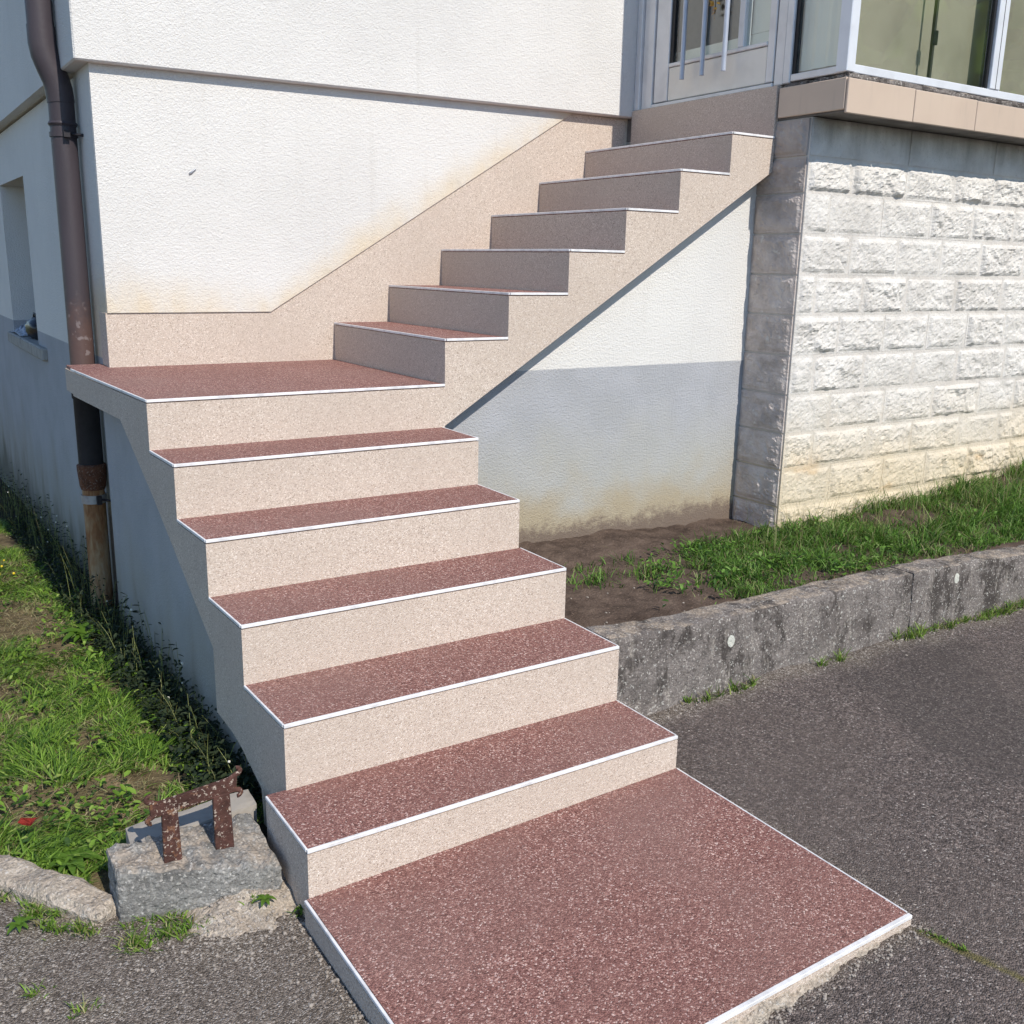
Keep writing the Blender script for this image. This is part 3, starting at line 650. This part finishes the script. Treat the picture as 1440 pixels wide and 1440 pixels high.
# small iron hook in the wall
hk = empty('wall_hook', (.46, 2.42, 1.73), 'small grey hook left in the white wall above the landing', 'hook')
pipe('hook', [(.462, 2.43, 1.731), (.462, 2.415, 1.731), (.468, 2.412, 1.737), (.486, 2.413, 1.752)], [.005, .005, .004, .003], M_zinc, hk, 8)

# ------------------------------------------------------------------ low retaining wall at the right
kw = empty('retaining_wall', (3, .39, -.1), 'low mossy grey concrete retaining wall holding the grass bed', 'low wall')
def ktop(x): return .283 - .02*min(1, (x-1.09)/.3) - .035*max(0, min(1.2, (x-2.7)/.7))
def kshape(x, y, z):
    t = (z+.12)/.37
    return (x, y + (1-max(0, t))*-.012*(y < .39) + .006*fbm(x*2, 3, 0, 3), z if z < 0 else z/.25*ktop(x))
kseg = [(1.083, 2.587), (2.590, 4.05), (4.053, 5.6), (5.603, 7.2)]
for i, (a, b) in enumerate(kseg): rough_box('concrete_segment', a, b, .335, .455, -.12, .25, M_kerb, kw, .016, .0045, 14, kshape, i*5)
# ------------------------------------------------------------------ block with boot scraper, low kerb at the left
blk = empty('concrete_block', (-.2, .3, -.1), 'weathered grey concrete block beside the bottom step', 'block')
def bshape(x, y, z):
    t = min(1, max(0, (x+.4)/.36)); k = (.345-y)/.113
    if z > 0: z = z - .012 - .034*max(0, k)*(.3+.7*t) - .014*t*t + .009*fbm(x*34, y*34, 1, 4)
    return (x, y - .115*t*max(0, k), z)
rough_box('block_body', -.402, -.052, .232, .345, -.13, .056, M_block, blk, .008, .0028, 60, bshape, 2)
rough_box('ledge', -.352, -.030, .343, .432, -.13, .040, M_ledge, blk, .02, .003, 12, lambda x, y, z: (x+.08*(y-.34), y+.10*(x+.19), z), 8)
def apron(x, y):
    d = math.hypot((x+.14)/.17, (y-.15)/.14)
    z = asph_z(x, y) - .015 + .055*max(0, 1-d)**.9 + .035*max(0, 1-math.hypot((x+.04)/.10, (y-.2)/.16)) + .012*fbm(x*22, y*22, 6, 5)
    return z
grid('mortar_apron', np.arange(-.36, -.02, .010), np.arange(-.04, .26, .010), apron, M_mort2, blk)
bs = empty('boot_scraper', (-.21, .24, .04), 'rusty iron boot scraper with curled ends set in the block', 'boot scraper')
yb = .235
def plate(name, pts, th=.009):
    bm = bmesh.new(); a = [bm.verts.new((x, yb-th/2, z)) for x, z in pts]; b = [bm.verts.new((x, yb+th/2, z)) for x, z in pts]; n = len(a)
    bm.faces.new(a); bm.faces.new(b[::-1])
    for i in range(n): bm.faces.new((a[i], b[i], b[(i+1) % n], a[(i+1) % n]))
    bevel(bm, .0015); return from_bm(name, bm, bs, M_rust)
plate('post', [(-.297, -.01), (-.254, -.01), (-.258, .158), (-.294, .156)], .012)
plate('post', [(-.176, .0), (-.131, .0), (-.136, .164), (-.176, .164)], .012)
plate('bar', [(-.318, .149), (-.12, .162), (-.115, .206), (-.14, .200), (-.22, .192), (-.30, .184), (-.320, .188)])
def curl(x, z, sx, sz, r):
    pts = [(x-sx*.012, yb, z)] + [(x+sx*(.006+r*math.sin(a)), yb, z+sz*(.010+r-r*math.cos(a))) for a in np.linspace(0, 3.3, 14)]
    bm = bmesh.new(); tube(bm, pts, [.0068]*4+[.0062]*5+[.005]*6, 10)
    for v in bm.verts: v.co.y = yb + (v.co.y-yb)*.8
    from_bm('scroll', bm, bs, M_rust, smooth=True)
curl(-.312, .180, -1, 1, .0075); curl(-.312, .160, -1, -1, .0075); curl(-.122, .196, 1, 1, .008); curl(-.122, .174, 1, -1, .008)
kl = empty('edging_kerb', (-.7, .6, -.1), 'low sandy concrete kerb edging the lawn at the left', 'kerb')
def klshape(x, y, z):   # box runs along x from 0..1.3: turn it to run up the left side
    s = x; d = Vector((-.57, .82)); n = Vector((-.82, -.57)); b = Vector((-.375, .265))
    bend = .05*math.sin(s*3)
    p = b + d*s + n*(y+bend*0); return (p.x, p.y, z + .008*fbm(s*4, 1, 2, 3) - .012*max(0, .15-s)/.15)
rough_box('concrete_kerb', .02, .46, -.012, .078, -.15, -.046, M_mort2, kl, .018, .010, 14, klshape, 4)
rough_box('concrete_kerb', .47, 1.5, -.012, .078, -.15, -.048, M_mort2, kl, .022, .010, 14, klshape, 6)

# ------------------------------------------------------------------ things on the cellar window sill
bo = empty('dark_bag', (.15, 4.75, wz0), 'small black bag standing on the cellar window sill', 'bag')
bm = bmesh.new(); bmesh.ops.create_uvsphere(bm, u_segments=18, v_segments=12, radius=1)
for v in bm.verts:
    n = fbm(v.co.x*1.6, v.co.y*1.6, v.co.z*1.6, 4); c = v.co*(1+.2*n); v.co = Vector((.155+.055*c.x, 4.80+.17*c.y, wz0+.062+.062*max(-1, c.z*1.1)))
from_bm('bag_body', bm, bo, simple('black_plastic', (.012, .013, .018), .35, 0, .5, .3, 30, .004), smooth=True)
pipe('bag_handle', [(.15, 4.72, wz0+.11), (.15, 4.75, wz0+.145), (.15, 4.82, wz0+.15), (.15, 4.86, wz0+.115)], .006, M_dark, bo, 8)
bm = bmesh.new(); bmesh.ops.create_grid(bm, x_segments=26, y_segments=26, size=1)
for v in bm.verts:
    x, y = v.co.x, v.co.y; k = max(0, 1-math.hypot(x, y)*.8)
    v.co = Vector((.15+.065*x, 5.22+.24*y, wz0+.006+.075*k*(.45+.8*abs(fbm(x*2, y*2, 3, 4)))))
bmesh.ops.solidify(bm, geom=bm.faces[:], thickness=.004)
rag = from_bm('rag', bm, None, M_cloth, smooth=True); rag['label'] = 'crumpled pale blue rag lying on the cellar window sill'; rag['category'] = 'rag'

# ------------------------------------------------------------------ vegetation
def mesh_np(name, co, loops, starts, totals, mat, dry=None, parent=None, **props):
    me = bpy.data.meshes.new(name); me.vertices.add(len(co)); me.vertices.foreach_set('co', co.astype('f').ravel())
    me.loops.add(len(loops)); me.loops.foreach_set('vertex_index', loops.astype('i'))
    me.polygons.add(len(starts)); me.polygons.foreach_set('loop_start', starts.astype('i')); me.polygons.foreach_set('loop_total', totals.astype('i'))
    me.update(calc_edges=True); me.validate()
    if dry is not None:
        a = me.attributes.new('dry', 'FLOAT', 'POINT'); a.data.foreach_set('value', dry.astype('f'))
    return link(name, me, parent, mat, **props)
def blade_arrays(root, h, wd, ang, lean, face):
    n = len(root); d = np.stack([np.cos(ang), np.sin(ang), np.zeros(n)], 1); s = np.stack([-np.sin(face), np.cos(face), np.zeros(n)], 1)
    co = np.zeros((n, 7, 3)); zz = np.array([0, 0, 1.])
    for i, (t, k) in enumerate(((0, 1), (.45, .85), (.8, .5))):
        b = root + d*(lean*t**1.7*h)[:, None] + zz*(h*t*(1-.35*np.minimum(1, lean)*t))[:, None]
        co[:, 2*i] = b - s*(wd*k/2)[:, None]; co[:, 2*i+1] = b + s*(wd*k/2)[:, None]
    co[:, 6] = root + d*(lean*h*1.0)[:, None] + zz*(h*(1-.45*np.minimum(1, lean)))[:, None]
    base = (np.arange(n)*7)[:, None]
    lp = np.concatenate([base+np.array([[0, 1, 3, 2, 2, 3, 5, 4, 4, 5, 6]])], 0).ravel()
    st = (np.arange(n)*11)[:, None] + np.array([[0, 4, 8]]); to = np.tile([4, 4, 3], n)
    return co.reshape(-1, 3), lp, st.ravel(), to
def grass(name, root, h, wd, lean, dry, label, cat='grass', mat=M_grass, ang=None):
    n = len(root); co, lp, st, to = blade_arrays(root, h, wd, rng.uniform(0, 6.283, n) if ang is None else ang, lean, rng.uniform(0, 6.283, n))
    return mesh_np(name, co, lp, st, to, mat, np.repeat(dry, 7), kind='stuff', label=label, category=cat)
def nz(x, y, f, s): return np.array([fbm(a*f+s, b*f, s, 4) for a, b in zip(x, y)])
# lawn: dense turf, dry patches where it is worn
N = 62000
x = rng.uniform(-1.25, .10, N*3); y = .3 + 4.9*rng.uniform(0, 1, N*3)**1.6
k = (y > np.array([lawn_edge(a) for a in x])+.01) & ~((x > -.44) & (y < .45)) & (x > -.60-.35*np.minimum(1, np.maximum(0, 1.6-y)) - .10)
x, y = x[k][:N], y[k][:N]
d1 = nz(x, y, 3.2, 11); d2 = nz(x, y, 9, 23)
dry = np.clip((d1+.5*d2-.05)*2.4 + 2.0*np.clip(1-np.abs(y-2.7)/.5, 0, 1)*np.clip((-.10-x)/.08, 0, 1) + 1.6*np.clip(1-np.hypot((x+.47)/.2, (y-.86)/.12), 0, 1) + 1.6*np.clip(1-np.hypot((x+.46)/.18, (y-1.95)/.24), 0, 1) + .6*np.clip(1-np.hypot((x+.34)/.1, (y-1.15)/.1), 0, 1), 0, 1)
keep = rng.uniform(0, 1, len(x)) > .93*dry; x, y, dry = x[keep], y[keep], dry[keep]
z = np.array([lawn_z(a, b) for a, b in zip(x, y)])
cl_ = nz(x, y, 8, 29); h = rng.uniform(.018, .062, len(x))*(1-.8*dry)*np.clip(1+1.0*cl_, .4, 1.8); h *= 1 - .6*np.clip((x+.12)/.08, 0, 1); swirl = 5*nz(x, y, 2.3, 17)+rng.normal(0, .8, len(x))+.6
grass('lawn_grass', np.stack([x, y, z-.004], 1), h, rng.uniform(.0024, .0065, len(x)), rng.uniform(.5, 1.9, len(x)), np.clip(dry*1.25*(rng.uniform(0, 1, len(x)) < .25+.75*dry)+.0, 0, .95), 'mown green lawn grass with dry straw patches beside the house', ang=swirl)
# flattened straw lying in the turf
nn = 9000; xs_ = rng.uniform(-1.0, .02, nn*2); ys_ = .34 + 3.6*rng.uniform(0, 1, nn*2)**1.5; q_ = nz(xs_, ys_, 5, 91)
k = (ys_ > np.array([lawn_edge(a) for a in xs_])+.02) & ~((xs_ > -.44) & (ys_ < .46)) & (xs_ < -.08) & ((q_ > -.05) | (np.abs(ys_-2.7) < .42)); xs_, ys_ = xs_[k][:nn], ys_[k][:nn]
zs_ = np.array([lawn_z(a, b) for a, b in zip(xs_, ys_)]) + rng.uniform(.0, .02, len(xs_))
grass('lawn_straw', np.stack([xs_, ys_, zs_], 1), rng.uniform(.008, .022, len(xs_)), rng.uniform(.0015, .0035, len(xs_)), rng.uniform(1.5, 4, len(xs_)), rng.uniform(.6, 1, len(xs_)), 'flattened dry straw lying between the lawn blades')
# grass of the bed behind the retaining wall
N = 52000
x = 1.10 + 4.0*rng.uniform(0, 1, N*2)**1.15; y = rng.uniform(.47, 1.30, N*2)
den = nz(x, y, 2.6, 41)
t = np.clip((x-1.55)/.5, 0, 1) * np.clip((1.28+.1*den-y - .30*np.clip((2.45-x)/.6, 0, 1))/.12, 0, 1)
lim = np.clip((x-1.30)/.25, 0, 1)*np.clip(1-np.abs(y-1.02-.1*den)/.14, 0, 1)*.9
worn = np.clip((1.92-x)/.25, 0, 1)*np.clip((.80-y)/.08, 0, 1)
t = np.maximum(t*(1-worn), lim)
den2 = nz(x, y, 8, 47); k = rng.uniform(0, 1, len(x)) < t*np.clip(.46+.8*den+.8*den2, .04, .9); x, y, den = x[k][:N], y[k][:N], den[k][:N]
z = np.array([bed_z(a, b) for a, b in zip(x, y)])
tall = np.clip((x-2.4)/1.0, 0, 1)
cl_ = nz(x, y, 7, 83); h = rng.uniform(.02, .062, len(x))*(1+.9*tall*rng.uniform(.3, 1.2, len(x)))*(1-.5*np.clip((.62-y)/.15, 0, 1))*np.clip(1+1.1*cl_, .45, 1.9)
grass('bed_grass', np.stack([x, y, z-.004], 1), h, rng.uniform(.0025, .006, len(x)), rng.uniform(.2, 1.2, len(x)), np.clip((rng.uniform(0, 1, len(x)) < .10+.25*np.clip(-den, 0, 1))*rng.uniform(.4, .9, len(x)), 0, 1), 'long green grass growing in the bed along the stone wall', mat=M_fescue)
ns = 420; xs_ = rng.uniform(2.3, 4.8, ns); ys_ = rng.uniform(.75, 1.16, ns); zs_ = np.array([bed_z(a, b) for a, b in zip(xs_, ys_)])
grass('grass_stalks', np.stack([xs_, ys_, zs_], 1), rng.uniform(.10, .26, ns), rng.uniform(.0012, .0022, ns), rng.uniform(.1, .6, ns), rng.uniform(.4, .9, ns), 'thin straw coloured grass stalks standing against the stone wall')
# tufts along the foot of the retaining wall, the kerb, the block and the seam
def tufts(spots, per):
    R, H = [], []
    for (cx, cy, cz, r, hh) in spots:
        for i in range(int(per*r/.05)):
            a, q = random.uniform(0, 6.283), r*abs(random.gauss(0, .55)); R.append((cx+q*math.cos(a), cy+q*.6*math.sin(a), cz-.003)); H.append(hh*random.uniform(.4, 1.1))
    return np.array(R), np.array(H)
sp = []
for (a, b, dn) in ((1.42, 1.60, .05), (1.62, 1.72, .05), (2.05, 2.15, .08), (2.5, 3.1, .035), (3.1, 4.4, .03)):
    s = a
    while s < b: yy = .315-random.uniform(0, .03); sp.append((s, yy, asph_z(s, yy), random.uniform(.02, .05), random.uniform(.035, .075))); s += dn*random.uniform(.6, 1.4)
for i in range(26): s = random.uniform(0, .5); sp.append((-.44-.57*s+random.uniform(-.04, .02), .21+.82*s+random.uniform(-.03, .02), -.085, .03, .035))
for i in range(22): xx, yy = random.uniform(-.42, -.24), random.uniform(.10, .22); sp.append((xx, yy, asph_z(xx, yy)-.004, .03, .04))
for i in range(14): t_ = random.uniform(0, .1); sp.append((1.085+t_*.25, -.80-t_, asph_z(1.1, -.8), .012, .014))
for (xx, yy) in ((-.12, .12), (-.09, .16), (-.04, .05), (-.53, -.02), (-.6, .08)): sp.append((xx, yy, asph_z(xx, yy)+.02*(yy > .1), .03, .035))
R_, H_ = tufts(sp, 42)
grass('edge_grass', R_, H_, rng.uniform(.002, .005, len(R_)), rng.uniform(.3, 1.3, len(R_)), (rng.uniform(0, 1, len(R_)) < .2)*.7, 'small grass tufts growing along kerbs and cracks')
# broad-leaved ground cover (clover, plantain) mixed into lawn and bed
def leaves(name, c, L_, ang, tilt, label, wf=.55, dry=0, mat=M_grass):
    n = len(c); u = np.stack([np.cos(ang)*np.cos(tilt), np.sin(ang)*np.cos(tilt), np.sin(tilt)], 1); s = np.stack([-np.sin(ang), np.cos(ang), rng.uniform(-.3, .3, n)], 1)
    zz = np.array([0, 0, 1.]); co = np.zeros((n, 6, 3)); L = L_[:, None]
    co[:, 0] = c; co[:, 1] = c+u*L*.35+s*L*wf*.42+zz*L*.08; co[:, 2] = c+u*L*.75+s*L*wf*.36+zz*L*.04; co[:, 3] = c+u*L*1.0-zz*L*.08
    co[:, 4] = c+u*L*.75-s*L*wf*.36+zz*L*.04; co[:, 5] = c+u*L*.35-s*L*wf*.42+zz*L*.08
    b = (np.arange(n)*6)[:, None]; lp = (b+np.array([[0, 1, 2, 3, 0, 3, 4, 5]])).ravel(); st = ((np.arange(n)*8)[:, None]+np.array([[0, 4]])).ravel(); to = np.tile([4, 4], n)
    return mesh_np(name, co.reshape(-1, 3), lp, st, to, mat, np.full(n*6, dry), kind='stuff', label=label, category='weeds')
n = 2200
x = rng.uniform(-.9, .0, n*3); y = .32+3.6*rng.uniform(0, 1, n*3)**1.5; d = nz(x, y, 4, 61)
k = (y > np.array([lawn_edge(a) for a in x])+.03) & ~((x > -.44) & (y < .46)) & (d+.5*np.clip((x+.35)/.35, 0, 1)+.5*np.clip((.8-y)/.4, 0, 1) > .22); x, y = x[k][:n], y[k][:n]
z = np.array([lawn_z(a, b) for a, b in zip(x, y)]) + rng.uniform(.004, .045, len(x))
leaves('lawn_weeds', np.stack([x, y, z], 1), rng.uniform(.012, .034, len(x)), rng.uniform(0, 6.28, len(x)), rng.uniform(-.2, .8, len(x)), 'broad leaved weeds growing low in the lawn')
n = 2600
x = rng.uniform(1.5, 4.2, n*2); y = rng.uniform(.5, 1.15, n*2); d = nz(x, y, 3, 71); k = d > .12; x, y = x[k][:n], y[k][:n]
z = np.array([bed_z(a, b) for a, b in zip(x, y)]) + rng.uniform(.004, .05, len(x))
leaves('bed_weeds', np.stack([x, y, z], 1), rng.uniform(.012, .032, len(x)), rng.uniform(0, 6.28, len(x)), rng.uniform(-.2, .8, len(x)), 'broad leaved weeds among the long grass of the bed', mat=M_fescue)
# tall thin weeds against the shaded side wall: stems, leaflets, pale seed heads
S, Lc, La, Hd = [], [], [], []
for i in range(330):
    yy = .62 + 5.2*random.random()**1.15; xx = random.uniform(-.06, .05) if yy < 2.45 else random.uniform(-.09, .08)
    if math.hypot(xx-.04, yy-2.7) < .055: continue
    zz = lawn_z(xx, yy); hh = random.uniform(.08, .26)*(1.25 if yy > 2.6 else 1.0 if yy > 1.2 else .7); lx, ly = random.gauss(-.01, .035), random.gauss(0, .06)
    p = [(xx+lx*t*t, yy+ly*t*t, zz+hh*t) for t in (0, .35, .7, 1)]; S.append(p)
    for t in np.linspace(.1, .95, random.randint(4, 9)): Lc.append((xx+lx*t*t, yy+ly*t*t, zz+hh*t)); La.append(random.uniform(.012, .034))
    if random.random() < .45: Hd.append(p[-1])
bm = bmesh.new()
for p in S: tube(bm, p, [.0016, .0013, .001, .0006], 4, False)
me = bpy.data.meshes.new('weed_stems'); bm.to_mesh(me); bm.free()
a = me.attributes.new('dry', 'FLOAT', 'POINT'); a.data.foreach_set('value', np.full(len(me.vertices), .45, 'f'))
link('weed_stems', me, None, M_grass, kind='stuff', label='thin upright weed stems along the shaded house wall', category='weeds')
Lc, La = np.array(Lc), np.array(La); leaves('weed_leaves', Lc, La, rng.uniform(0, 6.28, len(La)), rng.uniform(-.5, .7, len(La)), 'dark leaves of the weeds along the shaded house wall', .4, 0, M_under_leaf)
def heads(name, P, r, mat, label):
    bm = bmesh.new()
    for p in P:
        q = bmesh.ops.create_icosphere(bm, subdivisions=1, radius=r*random.uniform(.6, 1.3)); bmesh.ops.translate(bm, verts=q['verts'], vec=p)
    return from_bm(name, bm, None, mat, kind='stuff', label=label, category='flowers')
heads('seed_heads', Hd[::7], .0045, M_petal_w, 'tiny pale seed heads on the weeds along the house wall')
Yl = [(random.uniform(-.42, -.22), random.uniform(3.3, 4.2)) for i in range(13)]
heads('yellow_flowers', [(a, b, lawn_z(a, b)+random.uniform(.06, .10)) for a, b in Yl], .008, M_petal_y, 'small yellow flowers in the lawn by the house')
# dark ivy-like undergrowth at the foot of the stair wall
n = 7000; y = .55+4.6*rng.uniform(0, 1, n)**1.2; x = rng.uniform(-.11, .055, n)
z = np.array([lawn_z(a, b) for a, b in zip(x, y)]) + np.abs(rng.normal(0, .045, n))*np.clip(1.2-.2*np.abs(y-1.7), .6, 1.3)
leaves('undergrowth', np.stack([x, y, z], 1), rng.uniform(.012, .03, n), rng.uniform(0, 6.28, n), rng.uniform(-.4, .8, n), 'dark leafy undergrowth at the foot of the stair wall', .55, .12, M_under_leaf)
# single dandelion-like plants one can pick out
def rosette(name, c, r, nl, label):
    e = empty(name, c, label, 'plant'); c = Vector(c)
    for i in range(nl):
        a = 6.283*i/nl + random.uniform(-.3, .3); L = r*random.uniform(.7, 1.15); d = Vector((math.cos(a), math.sin(a), 0)); s = Vector((-d.y, d.x, 0)); bm = bmesh.new(); pv = None
        for j in range(7):
            t = j/6; wv = L*.17*math.sin(math.pi*min(1, t*.9+.08))*(1+.25*(j % 2)); p = c + d*L*t + Vector((0, 0, L*(.75*t-.75*t*t)+.004))
            row = [bm.verts.new(p-s*wv+Vector((0, 0, wv*.4))), bm.verts.new(p), bm.verts.new(p+s*wv+Vector((0, 0, wv*.4)))]
            if pv: bm.faces.new((pv[0], pv[1], row[1], row[0])); bm.faces.new((pv[1], pv[2], row[2], row[1]))
            pv = row
        from_bm('leaf', bm, e, M_grass, smooth=True)
rosette('rosette_weed', (-.10, 2.30, lawn_z(-.1, 2.3)+.02), .11, 13, 'bright green leafy weed below the landing at the shadow edge')
rosette('rosette_weed', (-.14, 1.05, lawn_z(-.14, 1.05)+.01), .07, 10, 'leafy weed at the shadow edge behind the boot scraper')
rosette('rosette_weed', (-.46, .50, lawn_z(-.46, .5)+.015), .07, 11, 'leafy weed behind the sandy kerb, left of the block')
rosette('rosette_weed', (-.035, .045, asph_z(-.035, .045)+.012), .022, 7, 'tiny round weed in the asphalt beside the bottom step')
rosette('rosette_weed', (-.105, .095, apron(-.105, .095)+.004), .026, 8, 'small weed in the mortar between block and bottom step')
rosette('rosette_weed', (-.60, .33, asph_z(-.6, .33)+.006), .035, 7, 'small weed growing on the asphalt side of the left kerb')
# red fallen leaf
bm = bmesh.new(); pr = [(0, -.02), (.012, -.012), (.024, 0), (.014, .012), (0, .017), (-.014, .012), (-.022, 0), (-.012, -.013)]
vs = [bm.verts.new((-.53+a*1.25, .64+b, -.05+.045+.006*math.sin(i*1.7)+.01*abs(a)/.02)) for i, (a, b) in enumerate(pr)]; cv = bm.verts.new((-.53, .64, -.009))
for i in range(8): bm.faces.new((vs[i], vs[(i+1) % 8], cv))
bmesh.ops.solidify(bm, geom=bm.faces[:], thickness=.0015)
rl = from_bm('fallen_leaf', bm, None, M_red); rl['label'] = 'red fallen leaf on the lawn near the left kerb'; rl['category'] = 'leaf'
# loose grit and pebbles
bm = bmesh.new()
def peb(x, y, z, r):
    q = bmesh.ops.create_icosphere(bm, subdivisions=1, radius=r)['verts']; s = Vector((random.uniform(.7, 1.3), random.uniform(.7, 1.3), random.uniform(.5, .9)))
    for v in q: v.co = Vector((x+v.co.x*s.x*random.uniform(.85, 1.15), y+v.co.y*s.y, z+v.co.z*s.z))
for i in range(260): xx = random.uniform(-.05, 1.12); yy = PY0-.012-abs(random.gauss(0, .018)); peb(xx, yy, asph_z(xx, yy)+.001, random.uniform(.0015, .005))
for i in range(260): yy = random.uniform(-.8, .45); xx = -.048-abs(random.gauss(0, .012)); peb(xx, yy, asph_z(xx, yy)+.002, random.uniform(.0015, .005))
for i in range(150): yy = random.uniform(-.75, .3); xx = 1.088+abs(random.gauss(0, .02)); peb(xx, yy, asph_z(xx, yy)+.001, random.uniform(.0015, .004))
for i in range(420): xx, yy = (random.gauss(-.2, .1), random.gauss(.08, .06)) if i < 240 else (random.uniform(-.75, -.06), random.uniform(-.45, .22)); peb(xx, yy, max(asph_z(xx, yy), apron(xx, yy) if -.35 < xx < -.03 and -.03 < yy < .25 else -1)+.001, random.uniform(.002, .006))
for i in range(220): xx = random.uniform(1.1, 4.2); yy = .32-abs(random.gauss(0, .04)); peb(xx, yy, asph_z(xx, yy)+.001, random.uniform(.0015, .006))
for i in range(45): xx, yy = random.uniform(1.1, 2.2), random.uniform(.47, .9); peb(xx, yy, bed_z(xx, yy)+.001, random.uniform(.002, .006))
for i in range(220): xx, yy = random.uniform(-1, 3.5), random.uniform(-1.3, .3); (peb(xx, yy, asph_z(xx, yy)+.001, random.uniform(.0015, .0035)) if not (-.06 < xx < 1.09 and yy > -.79) else None)
from_bm('loose_grit', bm, None, simple('pale_grit', (.36, .32, .28), .9, 0, .2, .6, 80), kind='stuff', label='loose pale grit along pad, kerbs and asphalt', category='grit')
rough_box('footing_stone', 2.60, 2.74, 1.10, 1.20, .10, .215, M_block, sw, .018, .014, 14, None, 12)
# wood behind the photographer, seen only mirrored in the porch glass
bm = bmesh.new()
for i in range(2600):
    k_ = random.randint(0, 4); c = Vector((11+3.4*k_, -4.5-3.2*k_, 5.2)); v = Vector((random.gauss(0, 1), random.gauss(0, 1), random.gauss(0, 1)))
    v = v.normalized()*random.uniform(.5, 1)**.5; p = c+Vector((v.x*3.4, v.y*3.4, v.z*4.2+random.uniform(-.5, .5))); u = Vector((random.uniform(-1, 1), random.uniform(-1, 1), random.uniform(-1, 1))).normalized()*.42; s = u.orthogonal().normalized()*.38
    bm.faces.new([bm.verts.new(q) for q in (p-u, p+s, p+u, p-s)])
for k_ in range(5): tube(bm, [(11+3.4*k_, -4.5-3.2*k_, -.3), (11+3.4*k_, -4.5-3.2*k_, 5)], [.25, .12], 8)
me = bpy.data.meshes.new('wood'); bm.to_mesh(me); bm.free()
link('wood', me, None, M_grass, kind='stuff')
